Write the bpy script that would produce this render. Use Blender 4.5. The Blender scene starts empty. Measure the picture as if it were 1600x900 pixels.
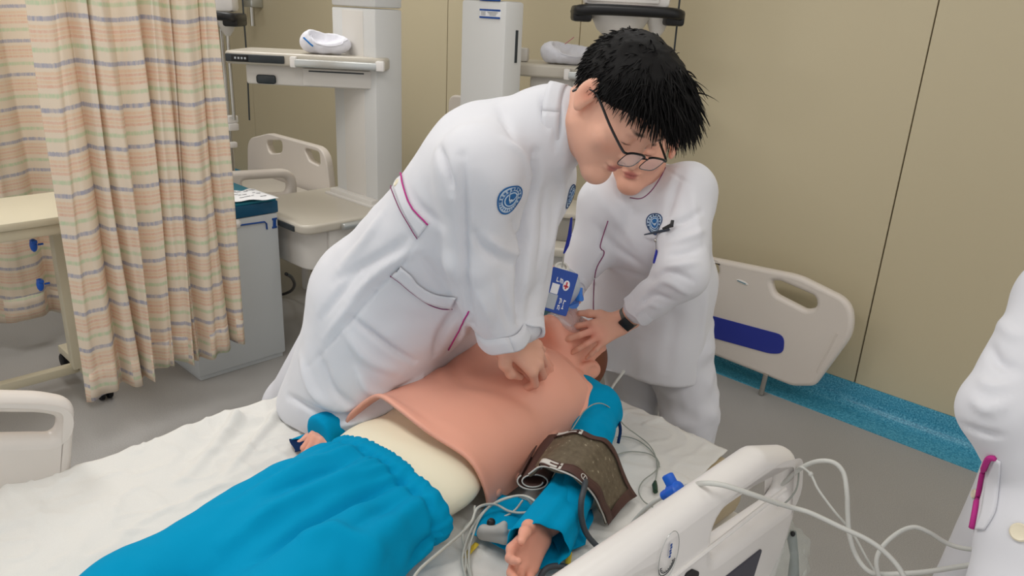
import bpy, bmesh, math, random
import numpy as np
from mathutils import Vector, Matrix
from mathutils.bvhtree import BVHTree

random.seed(7)
RNG = np.random.default_rng(7)
scene = bpy.context.scene
COL = scene.collection

# ---------------------------------------------------------------- camera
FPX = 1200.0
CAM_H = 1.55


def _cam_basis():
    p, ro, yw = math.radians(20.0), math.radians(-2.8), math.radians(43.0)
    fh = np.array([-math.sin(yw), math.cos(yw), 0.0])
    up = np.array([0, 0, 1.0])
    f = math.cos(p) * fh - math.sin(p) * up
    r = np.cross(f, up)
    r /= np.linalg.norm(r)
    u = np.cross(r, f)
    r2 = math.cos(ro) * r - math.sin(ro) * u
    u2 = math.sin(ro) * r + math.cos(ro) * u
    if np.dot(up, r2) < 0:
        r2 = math.cos(ro) * r + math.sin(ro) * u
        u2 = -math.sin(ro) * r + math.cos(ro) * u
    return f, r2, u2


CF, CR, CU = _cam_basis()
CP = np.array([0, 0, CAM_H])
cam_data = bpy.data.cameras.new('camera')
cam_data.sensor_width = 36.0
cam_data.lens = 36.0 * FPX / 1600.0
cam_data.clip_start = 0.02
cam = bpy.data.objects.new('camera', cam_data)
COL.objects.link(cam)
cam.matrix_world = Matrix(((CR[0], CU[0], -CF[0], CP[0]), (CR[1], CU[1], -CF[1], CP[1]),
                           (CR[2], CU[2], -CF[2], CP[2]), (0, 0, 0, 1)))
scene.camera = cam

# ---------------------------------------------------------------- light, exposure
world = bpy.data.worlds.new('world')
scene.world = world
world.use_nodes = True
world.node_tree.nodes['Background'].inputs[0].default_value = (1.0, 0.99, 0.975, 1)
world.node_tree.nodes['Background'].inputs[1].default_value = 0.80
scene.view_settings.view_transform = 'Standard'
scene.view_settings.look = 'None'
scene.view_settings.exposure = 0.0
scene.view_settings.gamma = 1.0
scene.view_settings.use_curve_mapping = False


def area_light(name, loc, size, power, color=(1, 1, 1), target=None):
    d = bpy.data.lights.new(name, 'AREA')
    d.shape = 'RECTANGLE'
    d.size, d.size_y = size
    d.energy = power
    d.color = color
    o = bpy.data.objects.new(name, d)
    o.location = loc
    if target is not None:
        o.rotation_euler = (Vector(target) - Vector(loc)).to_track_quat('-Z', 'Y').to_euler()
    COL.objects.link(o)
    return o


CEIL_Z = 2.75
LAMPS = [(-1.5, 0.3), (0.3, 0.3), (-3.3, 0.3), (-1.5, 2.0), (-3.9, 2.0), (0.6, 2.0)]
LAMP_POWER = [14, 9, 20, 8, 21, 6]
for (lx, ly), lp in zip(LAMPS, LAMP_POWER):
    area_light('ceiling_lamp_light', (lx, ly, CEIL_Z - 0.06), (1.1, 0.5), lp, (1.0, 0.985, 0.96))


# ---------------------------------------------------------------- pixel helpers (real depth given)
def ray(x, y):
    return CF + CR * (x - 800) / FPX - CU * (y - 450) / FPX


def onz(x, y, z):
    d = ray(x, y)
    return CP + d * ((z - CAM_H) / d[2])


def ony(x, y, Y):
    d = ray(x, y)
    return CP + d * (Y / d[1])


def onx(x, y, X):
    d = ray(x, y)
    return CP + d * (X / d[0])


def at(x, y, D):
    return CP + ray(x, y) * D


def cv(r, u, b):
    """direction given as right / up / back in the viewing direction"""
    return CR * r + CU * u - CF * b


# ---------------------------------------------------------------- materials
def lin(c):
    return tuple(((v / 255.0) / 12.92 if v / 255.0 <= 0.04045 else ((v / 255.0 + 0.055) / 1.055) ** 2.4) for v in c)


class NT:
    def __init__(self, name):
        self.m = bpy.data.materials.new(name)
        self.m.use_nodes = True
        self.t = self.m.node_tree
        self.b = self.t.nodes['Principled BSDF']

    def n(self, kind, **kw):
        x = self.t.nodes.new(kind)
        for k, v in kw.items():
            if k.startswith('i_'):
                x.inputs[k[2:].replace('_', ' ')].default_value = v
            else:
                setattr(x, k, v)
        return x

    def l(self, a, b):
        self.t.links.new(a, b)


def mat(name, rgb, rough=0.5, spec=0.4, metal=0.0, grain=None, bump=None, sss=0.0, trans=0.0, sheen=0.0,
        coat=0.0, attr=False, alpha=None, ior=None, stretch=None):
    """rgb in display values; grain=(scale, amount[, rgb2]); bump=(scale, strength, distance)"""
    k = NT(name)
    b = k.b
    col = lin(rgb) + (1,)
    b.inputs['Base Color'].default_value = col
    b.inputs['Roughness'].default_value = rough
    b.inputs['Specular IOR Level'].default_value = spec
    b.inputs['Metallic'].default_value = metal
    if ior:
        b.inputs['IOR'].default_value = ior
    if sss:
        b.inputs['Subsurface Weight'].default_value = sss
        b.inputs['Subsurface Radius'].default_value = (0.012, 0.005, 0.003)
        b.inputs['Subsurface Scale'].default_value = 0.6
    if trans:
        b.inputs['Transmission Weight'].default_value = trans
    if sheen:
        b.inputs['Sheen Weight'].default_value = sheen
    if coat:
        b.inputs['Coat Weight'].default_value = coat
        b.inputs['Coat Roughness'].default_value = 0.2
    if alpha is not None:
        b.inputs['Alpha'].default_value = alpha
    tc = k.n('ShaderNodeTexCoord')
    vec = tc.outputs['Object']
    if stretch:
        mp = k.n('ShaderNodeMapping')
        mp.inputs['Scale'].default_value = stretch
        k.l(vec, mp.inputs['Vector'])
        vec = mp.outputs[0]
    src = None
    if attr:
        a = k.n('ShaderNodeVertexColor', layer_name='tint')
        mx = k.n('ShaderNodeMix', data_type='RGBA', blend_type='MULTIPLY')
        mx.inputs[0].default_value = 1.0
        mx.inputs[6].default_value = col
        k.l(a.outputs['Color'], mx.inputs[7])
        src = mx.outputs[2]
    if grain:
        nz = k.n('ShaderNodeTexNoise')
        nz.inputs['Scale'].default_value = grain[0]
        nz.inputs['Detail'].default_value = 4
        k.l(vec, nz.inputs['Vector'])
        rp = k.n('ShaderNodeMapRange')
        rp.inputs['From Min'].default_value = 0.3
        rp.inputs['From Max'].default_value = 0.7
        k.l(nz.outputs[0], rp.inputs['Value'])
        c2 = lin(grain[2]) + (1,) if len(grain) > 2 else tuple(v * 0.75 for v in col[:3]) + (1,)
        mul = k.n('ShaderNodeMath', operation='MULTIPLY')
        mul.inputs[1].default_value = grain[1]
        k.l(rp.outputs[0], mul.inputs[0])
        mx = k.n('ShaderNodeMix', data_type='RGBA')
        k.l(mul.outputs[0], mx.inputs[0])
        if src:
            k.l(src, mx.inputs[6])
        else:
            mx.inputs[6].default_value = col
        mx.inputs[7].default_value = c2
        src = mx.outputs[2]
    if src:
        k.l(src, b.inputs['Base Color'])
    if bump:
        nz = k.n('ShaderNodeTexNoise')
        nz.inputs['Scale'].default_value = bump[0]
        nz.inputs['Detail'].default_value = 5
        k.l(vec, nz.inputs['Vector'])
        bp = k.n('ShaderNodeBump')
        bp.inputs['Strength'].default_value = bump[1]
        bp.inputs['Distance'].default_value = bump[2]
        k.l(nz.outputs[0], bp.inputs['Height'])
        k.l(bp.outputs[0], b.inputs['Normal'])
    return k.m


# ---------------------------------------------------------------- objects and tags
def tag(o, label=None, cat=None, group=None, kind=None):
    if label:
        o['label'] = label
    if cat:
        o['category'] = cat
    if group:
        o['group'] = group
    if kind:
        o['kind'] = kind
    return o


def thing(name, loc, label, cat, group=None):
    o = bpy.data.objects.new(name, None)
    o.location = Vector([float(v) for v in loc])
    o.empty_display_size = 0.05
    COL.objects.link(o)
    return tag(o, label, cat, group)


def link(o, parent):
    COL.objects.link(o)
    if parent is not None:
        o.parent = parent
        if parent.type == 'EMPTY':
            o.matrix_parent_inverse = Matrix.Translation(-parent.location)
    return o


def from_np(name, V, F, m, parent=None, smooth=True, tint=None):
    me = bpy.data.meshes.new(name)
    V = np.asarray(V, np.float32)
    F = np.asarray(F, np.int32)
    n = F.shape[1]
    me.vertices.add(len(V))
    me.vertices.foreach_set('co', V.ravel())
    me.loops.add(F.size)
    me.loops.foreach_set('vertex_index', F.ravel())
    me.polygons.add(len(F))
    me.polygons.foreach_set('loop_start', np.arange(0, F.size, n, dtype=np.int32))
    me.polygons.foreach_set('loop_total', np.full(len(F), n, np.int32))
    if smooth:
        me.polygons.foreach_set('use_smooth', np.ones(len(F), bool))
    me.update(calc_edges=True)
    me.validate()
    if tint is not None:
        ca = me.color_attributes.new('tint', 'FLOAT_COLOR', 'POINT')
        ca.data.foreach_set('color', np.concatenate([tint, np.ones((len(V), 1))], 1).astype(np.float32).ravel())
    me.materials.append(m)
    return link(bpy.data.objects.new(name, me), parent)


def v3(p):
    return Vector((float(p[0]), float(p[1]), float(p[2])))


class MB:
    """collects shapes into one bmesh; build() links it as one object"""

    def __init__(self, M=None):
        self.bm = bmesh.new()
        self.M = M or Matrix.Identity(4)

    def _place(self, vs, M=None):
        T = self.M @ M if M is not None else self.M
        for v in vs:
            v.co = T @ v.co

    def box(self, c, s, bev=0.0, M=None, seg=2, taper=None):
        r = bmesh.ops.create_cube(self.bm, size=1.0)
        vs = r['verts']
        for v in vs:
            v.co = Vector((v.co.x * s[0], v.co.y * s[1], v.co.z * s[2]))
            if taper and v.co.z > 0:
                v.co.x *= taper
                v.co.y *= taper
            v.co += v3(c)
        if bev:
            es = list({e for v in vs for e in v.link_edges})
            rr = bmesh.ops.bevel(self.bm, geom=es, offset=bev, segments=seg, affect='EDGES', profile=0.5)
            vs = list({v for f in rr['faces'] for v in f.verts} | {v for v in vs if v.is_valid})
        self._place(vs, M)
        return self

    def rings(self, rings, closed=True, caps=True):
        """rings: list of lists of points"""
        out = []
        for rg in rings:
            out.append([self.bm.verts.new(self.M @ v3(p)) for p in rg])
        n = len(out[0])
        for a, b in zip(out, out[1:]):
            for i in range(n if closed else n - 1):
                j = (i + 1) % n
                self.bm.faces.new((a[i], a[j], b[j], b[i]))
        if caps and closed:
            self.bm.faces.new(list(reversed(out[0])))
            self.bm.faces.new(out[-1])
        return self

    def tube(self, pts, r, n=8, caps=True, flat=None):
        pts = [v3(p) for p in pts]
        rs = r if hasattr(r, '__len__') else [r] * len(pts)
        T = [(pts[min(i + 1, len(pts) - 1)] - pts[max(i - 1, 0)]).normalized() for i in range(len(pts))]
        ref = Vector((0, 0, 1)) if abs(T[0].z) < 0.9 else Vector((1, 0, 0))
        nrm = T[0].cross(ref).normalized()
        rg = []
        for p, t, q in zip(pts, T, rs):
            nrm = (nrm - t * nrm.dot(t)).normalized()
            bi = t.cross(nrm)
            f = flat or 1.0
            rg.append([p + (nrm * math.cos(a) + bi * math.sin(a) * f) * q for a in
                       [2 * math.pi * i / n for i in range(n)]])
        return self.rings(rg, True, caps)

    def lathe(self, prof, n=20, M=None):
        M = M or Matrix.Identity(4)
        rg = [[M @ Vector((r * math.cos(2 * math.pi * i / n), r * math.sin(2 * math.pi * i / n), z)) for i in range(n)]
              for r, z in prof]
        return self.rings(rg, True, True)

    def ell(self, c, r, M=None, seg=16):
        q = bmesh.ops.create_uvsphere(self.bm, u_segments=seg, v_segments=max(6, seg // 2), radius=1.0)
        for v in q['verts']:
            v.co = Vector((v.co.x * r[0], v.co.y * r[1], v.co.z * r[2]))
            if M is not None:
                v.co = M @ v.co
            v.co += v3(c)
        self._place(q['verts'])
        return self

    def prism(self, poly, axis, d, bev=0.0):
        """poly: 3D points of one face, extruded by vector axis*d"""
        a = [self.bm.verts.new(self.M @ v3(p)) for p in poly]
        ax = v3(axis) * d
        b = [self.bm.verts.new(self.M @ (v3(p) + ax)) for p in poly]
        n = len(a)
        fs = [self.bm.faces.new(a), self.bm.faces.new(list(reversed(b)))]
        for i in range(n):
            j = (i + 1) % n
            fs.append(self.bm.faces.new((a[j], a[i], b[i], b[j])))
        if bev:
            es = list(set(fs[0].edges) | set(fs[1].edges))
            bmesh.ops.bevel(self.bm, geom=es, offset=bev, segments=3, affect='EDGES', profile=0.5)
        return self

    def build(self, name, m, parent=None, smooth=True, angle=40):
        bmesh.ops.recalc_face_normals(self.bm, faces=self.bm.faces)
        me = bpy.data.meshes.new(name)
        self.bm.to_mesh(me)
        self.bm.free()
        if smooth:
            me.shade_smooth()
            me.set_sharp_from_angle(angle=math.radians(angle))
        me.materials.append(m)
        return link(bpy.data.objects.new(name, me), parent)


def spline(pts, n=12):
    """Catmull-Rom through 3D points"""
    P = [np.asarray(p, float) for p in pts]
    P = [2 * P[0] - P[1]] + P + [2 * P[-1] - P[-2]]
    out = []
    for i in range(1, len(P) - 2):
        for k in range(n):
            t = k / n
            a, b, c, d = P[i - 1], P[i], P[i + 1], P[i + 2]
            out.append(0.5 * ((2 * b) + (-a + c) * t + (2 * a - 5 * b + 4 * c - d) * t * t + (-a + 3 * b - 3 * c + d) * t ** 3))
    out.append(P[-2])
    return out


def fillet(poly, r, n=6):
    """round the corners of a 2D polygon; r may be a list"""
    out = []
    N = len(poly)
    for i in range(N):
        p0, p1, p2 = (np.array(poly[(i + k) % N], float) for k in (-1, 0, 1))
        q = r[i] if hasattr(r, '__len__') else r
        a, b = p0 - p1, p2 - p1
        la, lb = np.linalg.norm(a), np.linalg.norm(b)
        a, b = a / la, b / lb
        ang = math.acos(max(-1, min(1, a @ b)))
        t = min(q / max(math.tan(ang / 2), 1e-4), la * 0.48, lb * 0.48)
        for k in range(n + 1):
            s = k / n
            out.append((1 - s) ** 2 * (p1 + a * t) + 2 * s * (1 - s) * p1 + s * s * (p1 + b * t))
    return [tuple(p) for p in out]


def plate(name, outline, holes, thick, bev, M, m, parent=None, res=3):
    """flat outline with holes in local XY, extruded along local Z, rounded edges"""
    cu = bpy.data.curves.new(name, 'CURVE')
    cu.dimensions = '2D'
    cu.fill_mode = 'BOTH'
    cu.extrude = max(thick / 2 - bev, 0.0001)
    cu.bevel_depth = bev
    cu.bevel_resolution = res
    cu.offset = -bev
    for poly in [outline] + holes:
        sp = cu.splines.new('POLY')
        sp.points.add(len(poly) - 1)
        for q, p in zip(sp.points, poly):
            q.co = (p[0], p[1], 0, 1)
        sp.use_cyclic_u = True
    tmp = bpy.data.objects.new(name + '_tmp', cu)
    COL.objects.link(tmp)
    dg = bpy.context.evaluated_depsgraph_get()
    me = bpy.data.meshes.new_from_object(tmp.evaluated_get(dg))
    bpy.data.objects.remove(tmp)
    bpy.data.curves.remove(cu)
    me.name = name
    me.transform(M)
    me.materials.clear()
    me.materials.append(m)
    me.shade_smooth()
    me.set_sharp_from_angle(angle=math.radians(50))
    return link(bpy.data.objects.new(name, me), parent)


def frame_m(o, x, y, z):
    """matrix with columns x,y,z and origin o"""
    return Matrix(((x[0], y[0], z[0], o[0]), (x[1], y[1], z[1], o[1]), (x[2], y[2], z[2], o[2]), (0, 0, 0, 1)))


def rotz(a, loc=(0, 0, 0)):
    return Matrix.Translation(v3(loc)) @ Matrix.Rotation(math.radians(a), 4, 'Z')


def unit(v):
    v = np.asarray(v, float)
    return v / np.linalg.norm(v)


def cable(name, pts, r, m, parent=None, label=None, cat=None, group=None, n=8, sm=10):
    o = MB().tube(spline(pts, sm), r, n).build(name, m, parent, angle=180)
    return tag(o, label, cat, group) if label else o


# ---------------------------------------------------------------- implicit bodies (smooth union, surface nets)
class Body:
    def __init__(self):
        self.P = []

    def cone(self, a, b, ra, rb, k=0.02, op='u'):
        self.P.append(('c', np.array(a, float), np.array(b, float), float(ra), float(rb), k, op))
        return self

    def chain(self, pts, rs, k=0.02):
        for i in range(len(pts) - 1):
            self.cone(pts[i], pts[i + 1], rs[i], rs[i + 1], k)
        return self

    def ell(self, c, r, R=None, k=0.02, op='u'):
        self.P.append(('e', np.array(c, float), np.array(r, float), np.eye(3) if R is None else np.array(R, float), 0, k, op))
        return self

    def ball(self, c, r, k=0.02, op='u'):
        return self.ell(c, (r, r, r), None, k, op)

    def box(self, c, h, R=None, rd=0.01, k=0.02, op='u'):
        self.P.append(('b', np.array(c, float), np.array(h, float), np.eye(3) if R is None else np.array(R, float), rd, k, op))
        return self

    def half(self, c, nrm, k=0.003):
        """cut away everything on the side the normal points to"""
        self.P.append(('h', np.array(c, float), unit(nrm), None, 0, k, 'i'))
        return self

    @staticmethod
    def d1(p, X):
        t = p[0]
        if t == 'c':
            _, a, b, r1, r2, _, _ = p
            ba = b - a
            l2 = ba @ ba
            rr = r1 - r2
            a2 = l2 - rr * rr
            if a2 <= 1e-12:
                c, r = (a, r1) if r1 > r2 else (b, r2)
                return np.linalg.norm(X - c, axis=-1) - r
            il2 = 1.0 / l2
            pa = X - a
            y = pa @ ba
            z = y - l2
            q = pa * l2 - y[..., None] * ba
            x2 = np.einsum('...i,...i', q, q)
            y2 = y * y * l2
            z2 = z * z * l2
            k = np.sign(rr) * rr * rr * x2
            c1 = np.sign(z) * a2 * z2 > k
            c2 = np.sign(y) * a2 * y2 < k
            return np.where(c1, np.sqrt(x2 + z2) * il2 - r2,
                            np.where(c2, np.sqrt(x2 + y2) * il2 - r1,
                                     (np.sqrt(np.maximum(x2 * a2 * il2, 0)) + y * rr) * il2 - r1))
        if t == 'e':
            _, c, r, R, _, _, _ = p
            L = (X - c) @ R.T
            k0 = np.linalg.norm(L / r, axis=-1)
            k1 = np.linalg.norm(L / (r * r), axis=-1)
            d = k0 * (k0 - 1.0) / np.maximum(k1, 1e-9)
            return np.where(k0 < 1e-6, -r.min(), d)
        if t == 'b':
            _, c, h, R, rd, _, _ = p
            L = np.abs((X - c) @ R.T) - (h - rd)
            return np.linalg.norm(np.maximum(L, 0), axis=-1) + np.minimum(L.max(-1), 0) - rd
        _, c, n, _, _, _, _ = p
        return (X - c) @ n

    def ev(self, X, idx=None):
        d = None
        for i, p in enumerate(self.P):
            if idx is not None and not idx[i]:
                continue
            q = self.d1(p, X)
            k, op = p[5], p[6]
            if d is None:
                if op == 'u':
                    d = q
                continue
            if op == 'u':
                h = np.maximum(k - np.abs(d - q), 0) / k
                d = np.minimum(d, q) - h * h * k * 0.25
            else:
                if op == 's':
                    q = -q
                h = np.maximum(k - np.abs(d - q), 0) / k
                d = np.maximum(d, q) + h * h * k * 0.25
        if d is None:
            d = np.full(X.shape[:-1], 9.0)
        return d

    def mesh(self, h=0.004, B=14):
        lo = np.full(3, 1e9)
        hi = -lo
        for p in self.P:
            if p[6] != 'u':
                continue
            if p[0] == 'c':
                for c, r in ((p[1], p[3]), (p[2], p[4])):
                    lo = np.minimum(lo, c - r)
                    hi = np.maximum(hi, c + r)
            else:
                r = np.abs(p[3].T) @ p[2]
                lo = np.minimum(lo, p[1] - r)
                hi = np.maximum(hi, p[1] + r)
        lo = lo - 0.02
        hi = hi + 0.02
        nb = np.ceil((hi - lo) / (h * B)).astype(int)
        gi = np.stack(np.meshgrid(*[np.arange(n) for n in nb], indexing='ij'), -1).reshape(-1, 3)
        cen = lo + (gi + 0.5) * B * h
        half = 0.5 * math.sqrt(3) * B * h
        PD = np.stack([self.d1(p, cen) for p in self.P], 1)
        isu = np.array([p[6] == 'u' for p in self.P])
        ks = np.array([p[5] for p in self.P])
        dm = PD[:, isu].min(1)
        act = np.nonzero((dm < half * 1.25 + 0.03) & (dm > -half * 3 - 0.06))[0]
        NY, NZ = int(nb[1] * B + 2), int(nb[2] * B + 2)
        off = np.stack(np.meshgrid(*[np.arange(B + 1)] * 3, indexing='ij'), -1)
        keys, pos, quads = [], [], []

        def key(I):
            return (I[..., 0].astype(np.int64) * NY + I[..., 1]) * NZ + I[..., 2]
        for bi in act:
            use = np.where(isu, PD[bi] < dm[bi] + 2 * half + ks + 0.03, np.abs(PD[bi]) < half * 1.2 + ks + 0.02)
            use |= np.array([p[0] == 'h' for p in self.P])
            base = gi[bi] * B
            X = lo + (base + off) * h
            D = self.ev(X, use)
            S = D < 0
            if S.all() or not S.any():
                continue
            acc = np.zeros((B, B, B, 3))
            cnt = np.zeros((B, B, B))
            for ax in range(3):
                sl0 = [slice(None)] * 3
                sl1 = [slice(None)] * 3
                sl0[ax] = slice(0, B)
                sl1[ax] = slice(1, B + 1)
                d0, d1 = D[tuple(sl0)], D[tuple(sl1)]
                cr = (d0 < 0) != (d1 < 0)
                t = np.where(cr, d0 / np.where(cr, d0 - d1, 1), 0)
                o1, o2 = [a for a in range(3) if a != ax]
                for e1 in (0, 1):
                    for e2 in (0, 1):
                        s = [slice(None)] * 3
                        s[o1] = slice(e1, e1 + B)
                        s[o2] = slice(e2, e2 + B)
                        c = cr[tuple(s)]
                        cnt += c
                        acc[..., ax] += np.where(c, t[tuple(s)], 0)
                        if e1:
                            acc[..., o1] += c
                        if e2:
                            acc[..., o2] += c
                # quads for edges that start in this block
                s = [slice(0, B)] * 3
                c = cr[tuple(s)]
                I = np.argwhere(c)
                if len(I):
                    inside = S[tuple(s)][c]
                    G = I + base
                    e1 = np.zeros(3, int)
                    e2 = np.zeros(3, int)
                    a1, a2 = [(1, 2), (2, 0), (0, 1)][ax]
                    e1[a1] = 1
                    e2[a2] = 1
                    q = np.stack([key(G - e1 - e2), key(G - e2), key(G), key(G - e1)], 1)
                    q[~inside] = q[~inside][:, ::-1]
                    quads.append(q)
            m = cnt > 0
            I = np.argwhere(m)
            keys.append(key(I + base))
            pos.append(lo + (I + base + acc[m] / cnt[m][:, None]) * h)
        K = np.concatenate(keys)
        V = np.concatenate(pos)
        Q = np.concatenate(quads)
        od = np.argsort(K)
        K, V = K[od], V[od]
        ix = np.searchsorted(K, Q)
        ok = (ix < len(K)).all(1)
        ix = np.minimum(ix, len(K) - 1)
        ok &= (K[ix] == Q).all(1)
        return V, ix[ok]


def normals(V, F):
    a = V[F[:, 2]] - V[F[:, 0]]
    b = V[F[:, 3 if F.shape[1] == 4 else 1]] - V[F[:, 1 if F.shape[1] == 4 else 0]]
    fn = np.cross(a, b)
    if F.shape[1] == 3:
        fn = -fn
    N = np.zeros_like(V)
    for k in range(F.shape[1]):
        np.add.at(N, F[:, k], fn)
    return N / np.maximum(np.linalg.norm(N, axis=1), 1e-12)[:, None]


def relax(V, F, it=2, w=0.5):
    n = F.shape[1]
    a = np.concatenate([F[:, k] for k in range(n)])
    b = np.concatenate([F[:, (k + 1) % n] for k in range(n)])
    for _ in range(it):
        S = np.zeros_like(V)
        C = np.zeros(len(V))
        np.add.at(S, a, V[b])
        np.add.at(C, a, 1)
        np.add.at(S, b, V[a])
        np.add.at(C, b, 1)
        V = V + w * (S / np.maximum(C, 1)[:, None] - V)
    return V


def seg_dist(V, poly):
    """distance from points to a polyline and the parameter along it"""
    best = np.full(len(V), 1e9)
    par = np.zeros(len(V))
    n = len(poly) - 1
    for i in range(n):
        a, b = np.asarray(poly[i]), np.asarray(poly[i + 1])
        ab = b - a
        t = np.clip(((V - a) @ ab) / max(ab @ ab, 1e-12), 0, 1)
        d = np.linalg.norm(V - (a + t[:, None] * ab), axis=1)
        m = d < best
        best[m] = d[m]
        par[m] = (i + t[m]) / n
    return best, par


def vnoise(V, scale, seed=0):
    """smooth value noise in numpy, about -1..1"""
    X = V * scale + seed * 17.31
    i = np.floor(X).astype(np.int64)
    f = X - i
    f = f * f * (3 - 2 * f)
    out = 0

    def hsh(I):
        h = (I[:, 0] * 374761393 + I[:, 1] * 668265263 + I[:, 2] * 2147483647 + seed * 974711) & 0xffffffff
        h = ((h ^ (h >> 13)) * 1274126177) & 0xffffffff
        return ((h ^ (h >> 16)) & 0xffff) / 32767.5 - 1
    for dx in (0, 1):
        for dy in (0, 1):
            for dz in (0, 1):
                w = (f[:, 0] if dx else 1 - f[:, 0]) * (f[:, 1] if dy else 1 - f[:, 1]) * (f[:, 2] if dz else 1 - f[:, 2])
                out = out + w * hsh(i + np.array([dx, dy, dz]))
    return out


class Surf:
    """mesh + BVH so that details can be laid onto a surface"""

    def __init__(self, V, F):
        self.V, self.F = V, F
        self.t = BVHTree.FromPolygons([tuple(v) for v in V.tolist()], [tuple(f) for f in F.tolist()])

    def hit(self, x, y):
        d = Vector(ray(x, y).tolist())
        r = self.t.ray_cast(Vector(CP.tolist()), d.normalized())
        if r[0] is None:
            r = self.t.find_nearest(v3(at(x, y, 1.6)))
        return np.array(r[0]), np.array(r[1])

    def line(self, pix, n=8, lift=0.0):
        """pixel polyline -> points on the surface"""
        q = spline([(p[0], p[1], 0) for p in pix], n)
        out = []
        for p in q:
            h, nn = self.hit(p[0], p[1])
            out.append(h + nn * lift)
        return out

    def near(self, p, lift=0.0):
        r = self.t.find_nearest(v3(p))
        return np.array(r[0]) + np.array(r[1]) * lift


def strip(S, pts, w, lift, thick, name, m, parent):
    """band of cloth laid along surface points; w = width vector function or (a, b) polylines"""
    a, b = pts
    n = len(a)
    rows = []
    for i in range(n):
        row = []
        for k in range(w + 1):
            t = k / w
            row.append(S.near(a[i] * (1 - t) + b[i] * t, lift))
        rows.append(row)
    return sheet(name, rows, thick, m, parent)


def sheet(name, rows, thick, m, parent=None, uv=False, offset=1.0):
    """grid of points -> cloth sheet given thickness"""
    R, C = len(rows), len(rows[0])
    V = np.array(rows, float).reshape(-1, 3)
    F = [(i * C + j, i * C + j + 1, (i + 1) * C + j + 1, (i + 1) * C + j) for i in range(R - 1) for j in range(C - 1)]
    o = from_np(name, V, F, m, parent)
    if uv:
        me = o.data
        ul = me.uv_layers.new(name='UVMap')
        vi = np.zeros(len(me.loops), np.int32)
        me.loops.foreach_get('vertex_index', vi)
        U = np.stack([(vi % C) / (C - 1), (vi // C) / (R - 1)], 1)
        ul.data.foreach_set('uv', U.astype(np.float32).ravel())
    if thick:
        md = o.modifiers.new('thickness', 'SOLIDIFY')
        md.thickness = thick
        md.offset = offset
    return o
# ================================================================ materials
M_WALL = mat('wall_panel_paint', (202, 190, 160), 0.42, 0.35, grain=(1.5, 0.12, (194, 180, 150)), bump=(90, 0.04, 0.002))
M_JOINT = mat('panel_joint', (120, 110, 88), 0.8, 0.1)
M_CEIL = mat('ceiling_paint', (225, 224, 220), 0.8, 0.2)
M_PLASTIC = mat('cream_plastic', (222, 213, 204), 0.35, 0.45, bump=(400, 0.03, 0.001))
M_PLASTIC2 = mat('off_white_plastic', (216, 212, 206), 0.38, 0.4)
M_WHITEPL = mat('white_plastic', (236, 232, 228), 0.3, 0.5)
M_TOWER = mat('tower_enamel', (212, 212, 210), 0.4, 0.4)
M_SHELF = mat('shelf_laminate', (196, 189, 176), 0.3, 0.5)
M_DARK = mat('dark_grey_plastic', (48, 54, 58), 0.4, 0.4)
M_BLACK = mat('black_plastic', (22, 22, 24), 0.4, 0.4)
M_ALU = mat('brushed_aluminium', (200, 202, 200), 0.32, 0.5, metal=0.85)
M_STEEL = mat('steel', (190, 188, 182), 0.25, 0.5, metal=1.0)
M_TEALTOP = mat('teal_plastic', (26, 116, 138), 0.4, 0.4)
M_NAVYTEAL = mat('dark_teal_edge', (10, 78, 112), 0.4, 0.4)
M_CABGREY = mat('trolley_grey', (196, 200, 202), 0.4, 0.4)
M_BLUETAPE = mat('blue_tape', (28, 74, 148), 0.5, 0.3)
M_TABLE = mat('beige_enamel', (210, 202, 178), 0.45, 0.35)
M_PAPER = mat('paper', (238, 238, 240), 0.8, 0.1)
M_INK = mat('ink', (60, 62, 70), 0.8, 0.1)
M_RUBBER = mat('black_rubber', (20, 20, 22), 0.6, 0.3)
M_BLUEPL = mat('blue_plastic', (24, 96, 205), 0.35, 0.5)
M_NAVY = mat('navy_panel', (44, 56, 150), 0.4, 0.4)
M_CAPCLOTH = mat('cap_cloth', (228, 228, 236), 0.85, 0.1, bump=(300, 0.08, 0.001))
M_CAPBLUE = mat('cap_blue_stripe', (50, 120, 190), 0.8, 0.1)
M_RED = mat('red_panel', (205, 70, 84), 0.5, 0.3)
M_SCREEN = mat('screen_grey', (176, 182, 188), 0.25, 0.5)


def floor_material():
    k = NT('speckled_vinyl')
    tc = k.n('ShaderNodeTexCoord')
    n1 = k.n('ShaderNodeTexNoise')
    n1.inputs['Scale'].default_value = 420
    n1.inputs['Detail'].default_value = 3
    n2 = k.n('ShaderNodeTexNoise')
    n2.inputs['Scale'].default_value = 1.6
    n2.inputs['Detail'].default_value = 3
    r1 = k.n('ShaderNodeValToRGB')
    e = r1.color_ramp.elements
    e[0].position, e[0].color = 0.36, lin((146, 144, 142)) + (1,)
    e[1].position, e[1].color = 0.64, lin((182, 180, 178)) + (1,)
    x = e.new(0.5)
    x.color = lin((166, 163, 160)) + (1,)
    k.l(tc.outputs['Object'], n1.inputs['Vector'])
    k.l(tc.outputs['Object'], n2.inputs['Vector'])
    k.l(n1.outputs[0], r1.inputs[0])
    mx = k.n('ShaderNodeMix', data_type='RGBA')
    mr = k.n('ShaderNodeMapRange')
    mr.inputs['From Min'].default_value = 0.42
    mr.inputs['From Max'].default_value = 0.7
    mr.inputs['To Max'].default_value = 0.22
    k.l(n2.outputs[0], mr.inputs['Value'])
    k.l(mr.outputs[0], mx.inputs[0])
    k.l(r1.outputs[0], mx.inputs[6])
    mx.inputs[7].default_value = lin((138, 135, 132)) + (1,)
    k.l(mx.outputs[2], k.b.inputs['Base Color'])
    k.b.inputs['Roughness'].default_value = 0.38
    k.b.inputs['Specular IOR Level'].default_value = 0.4
    return k.m


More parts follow.
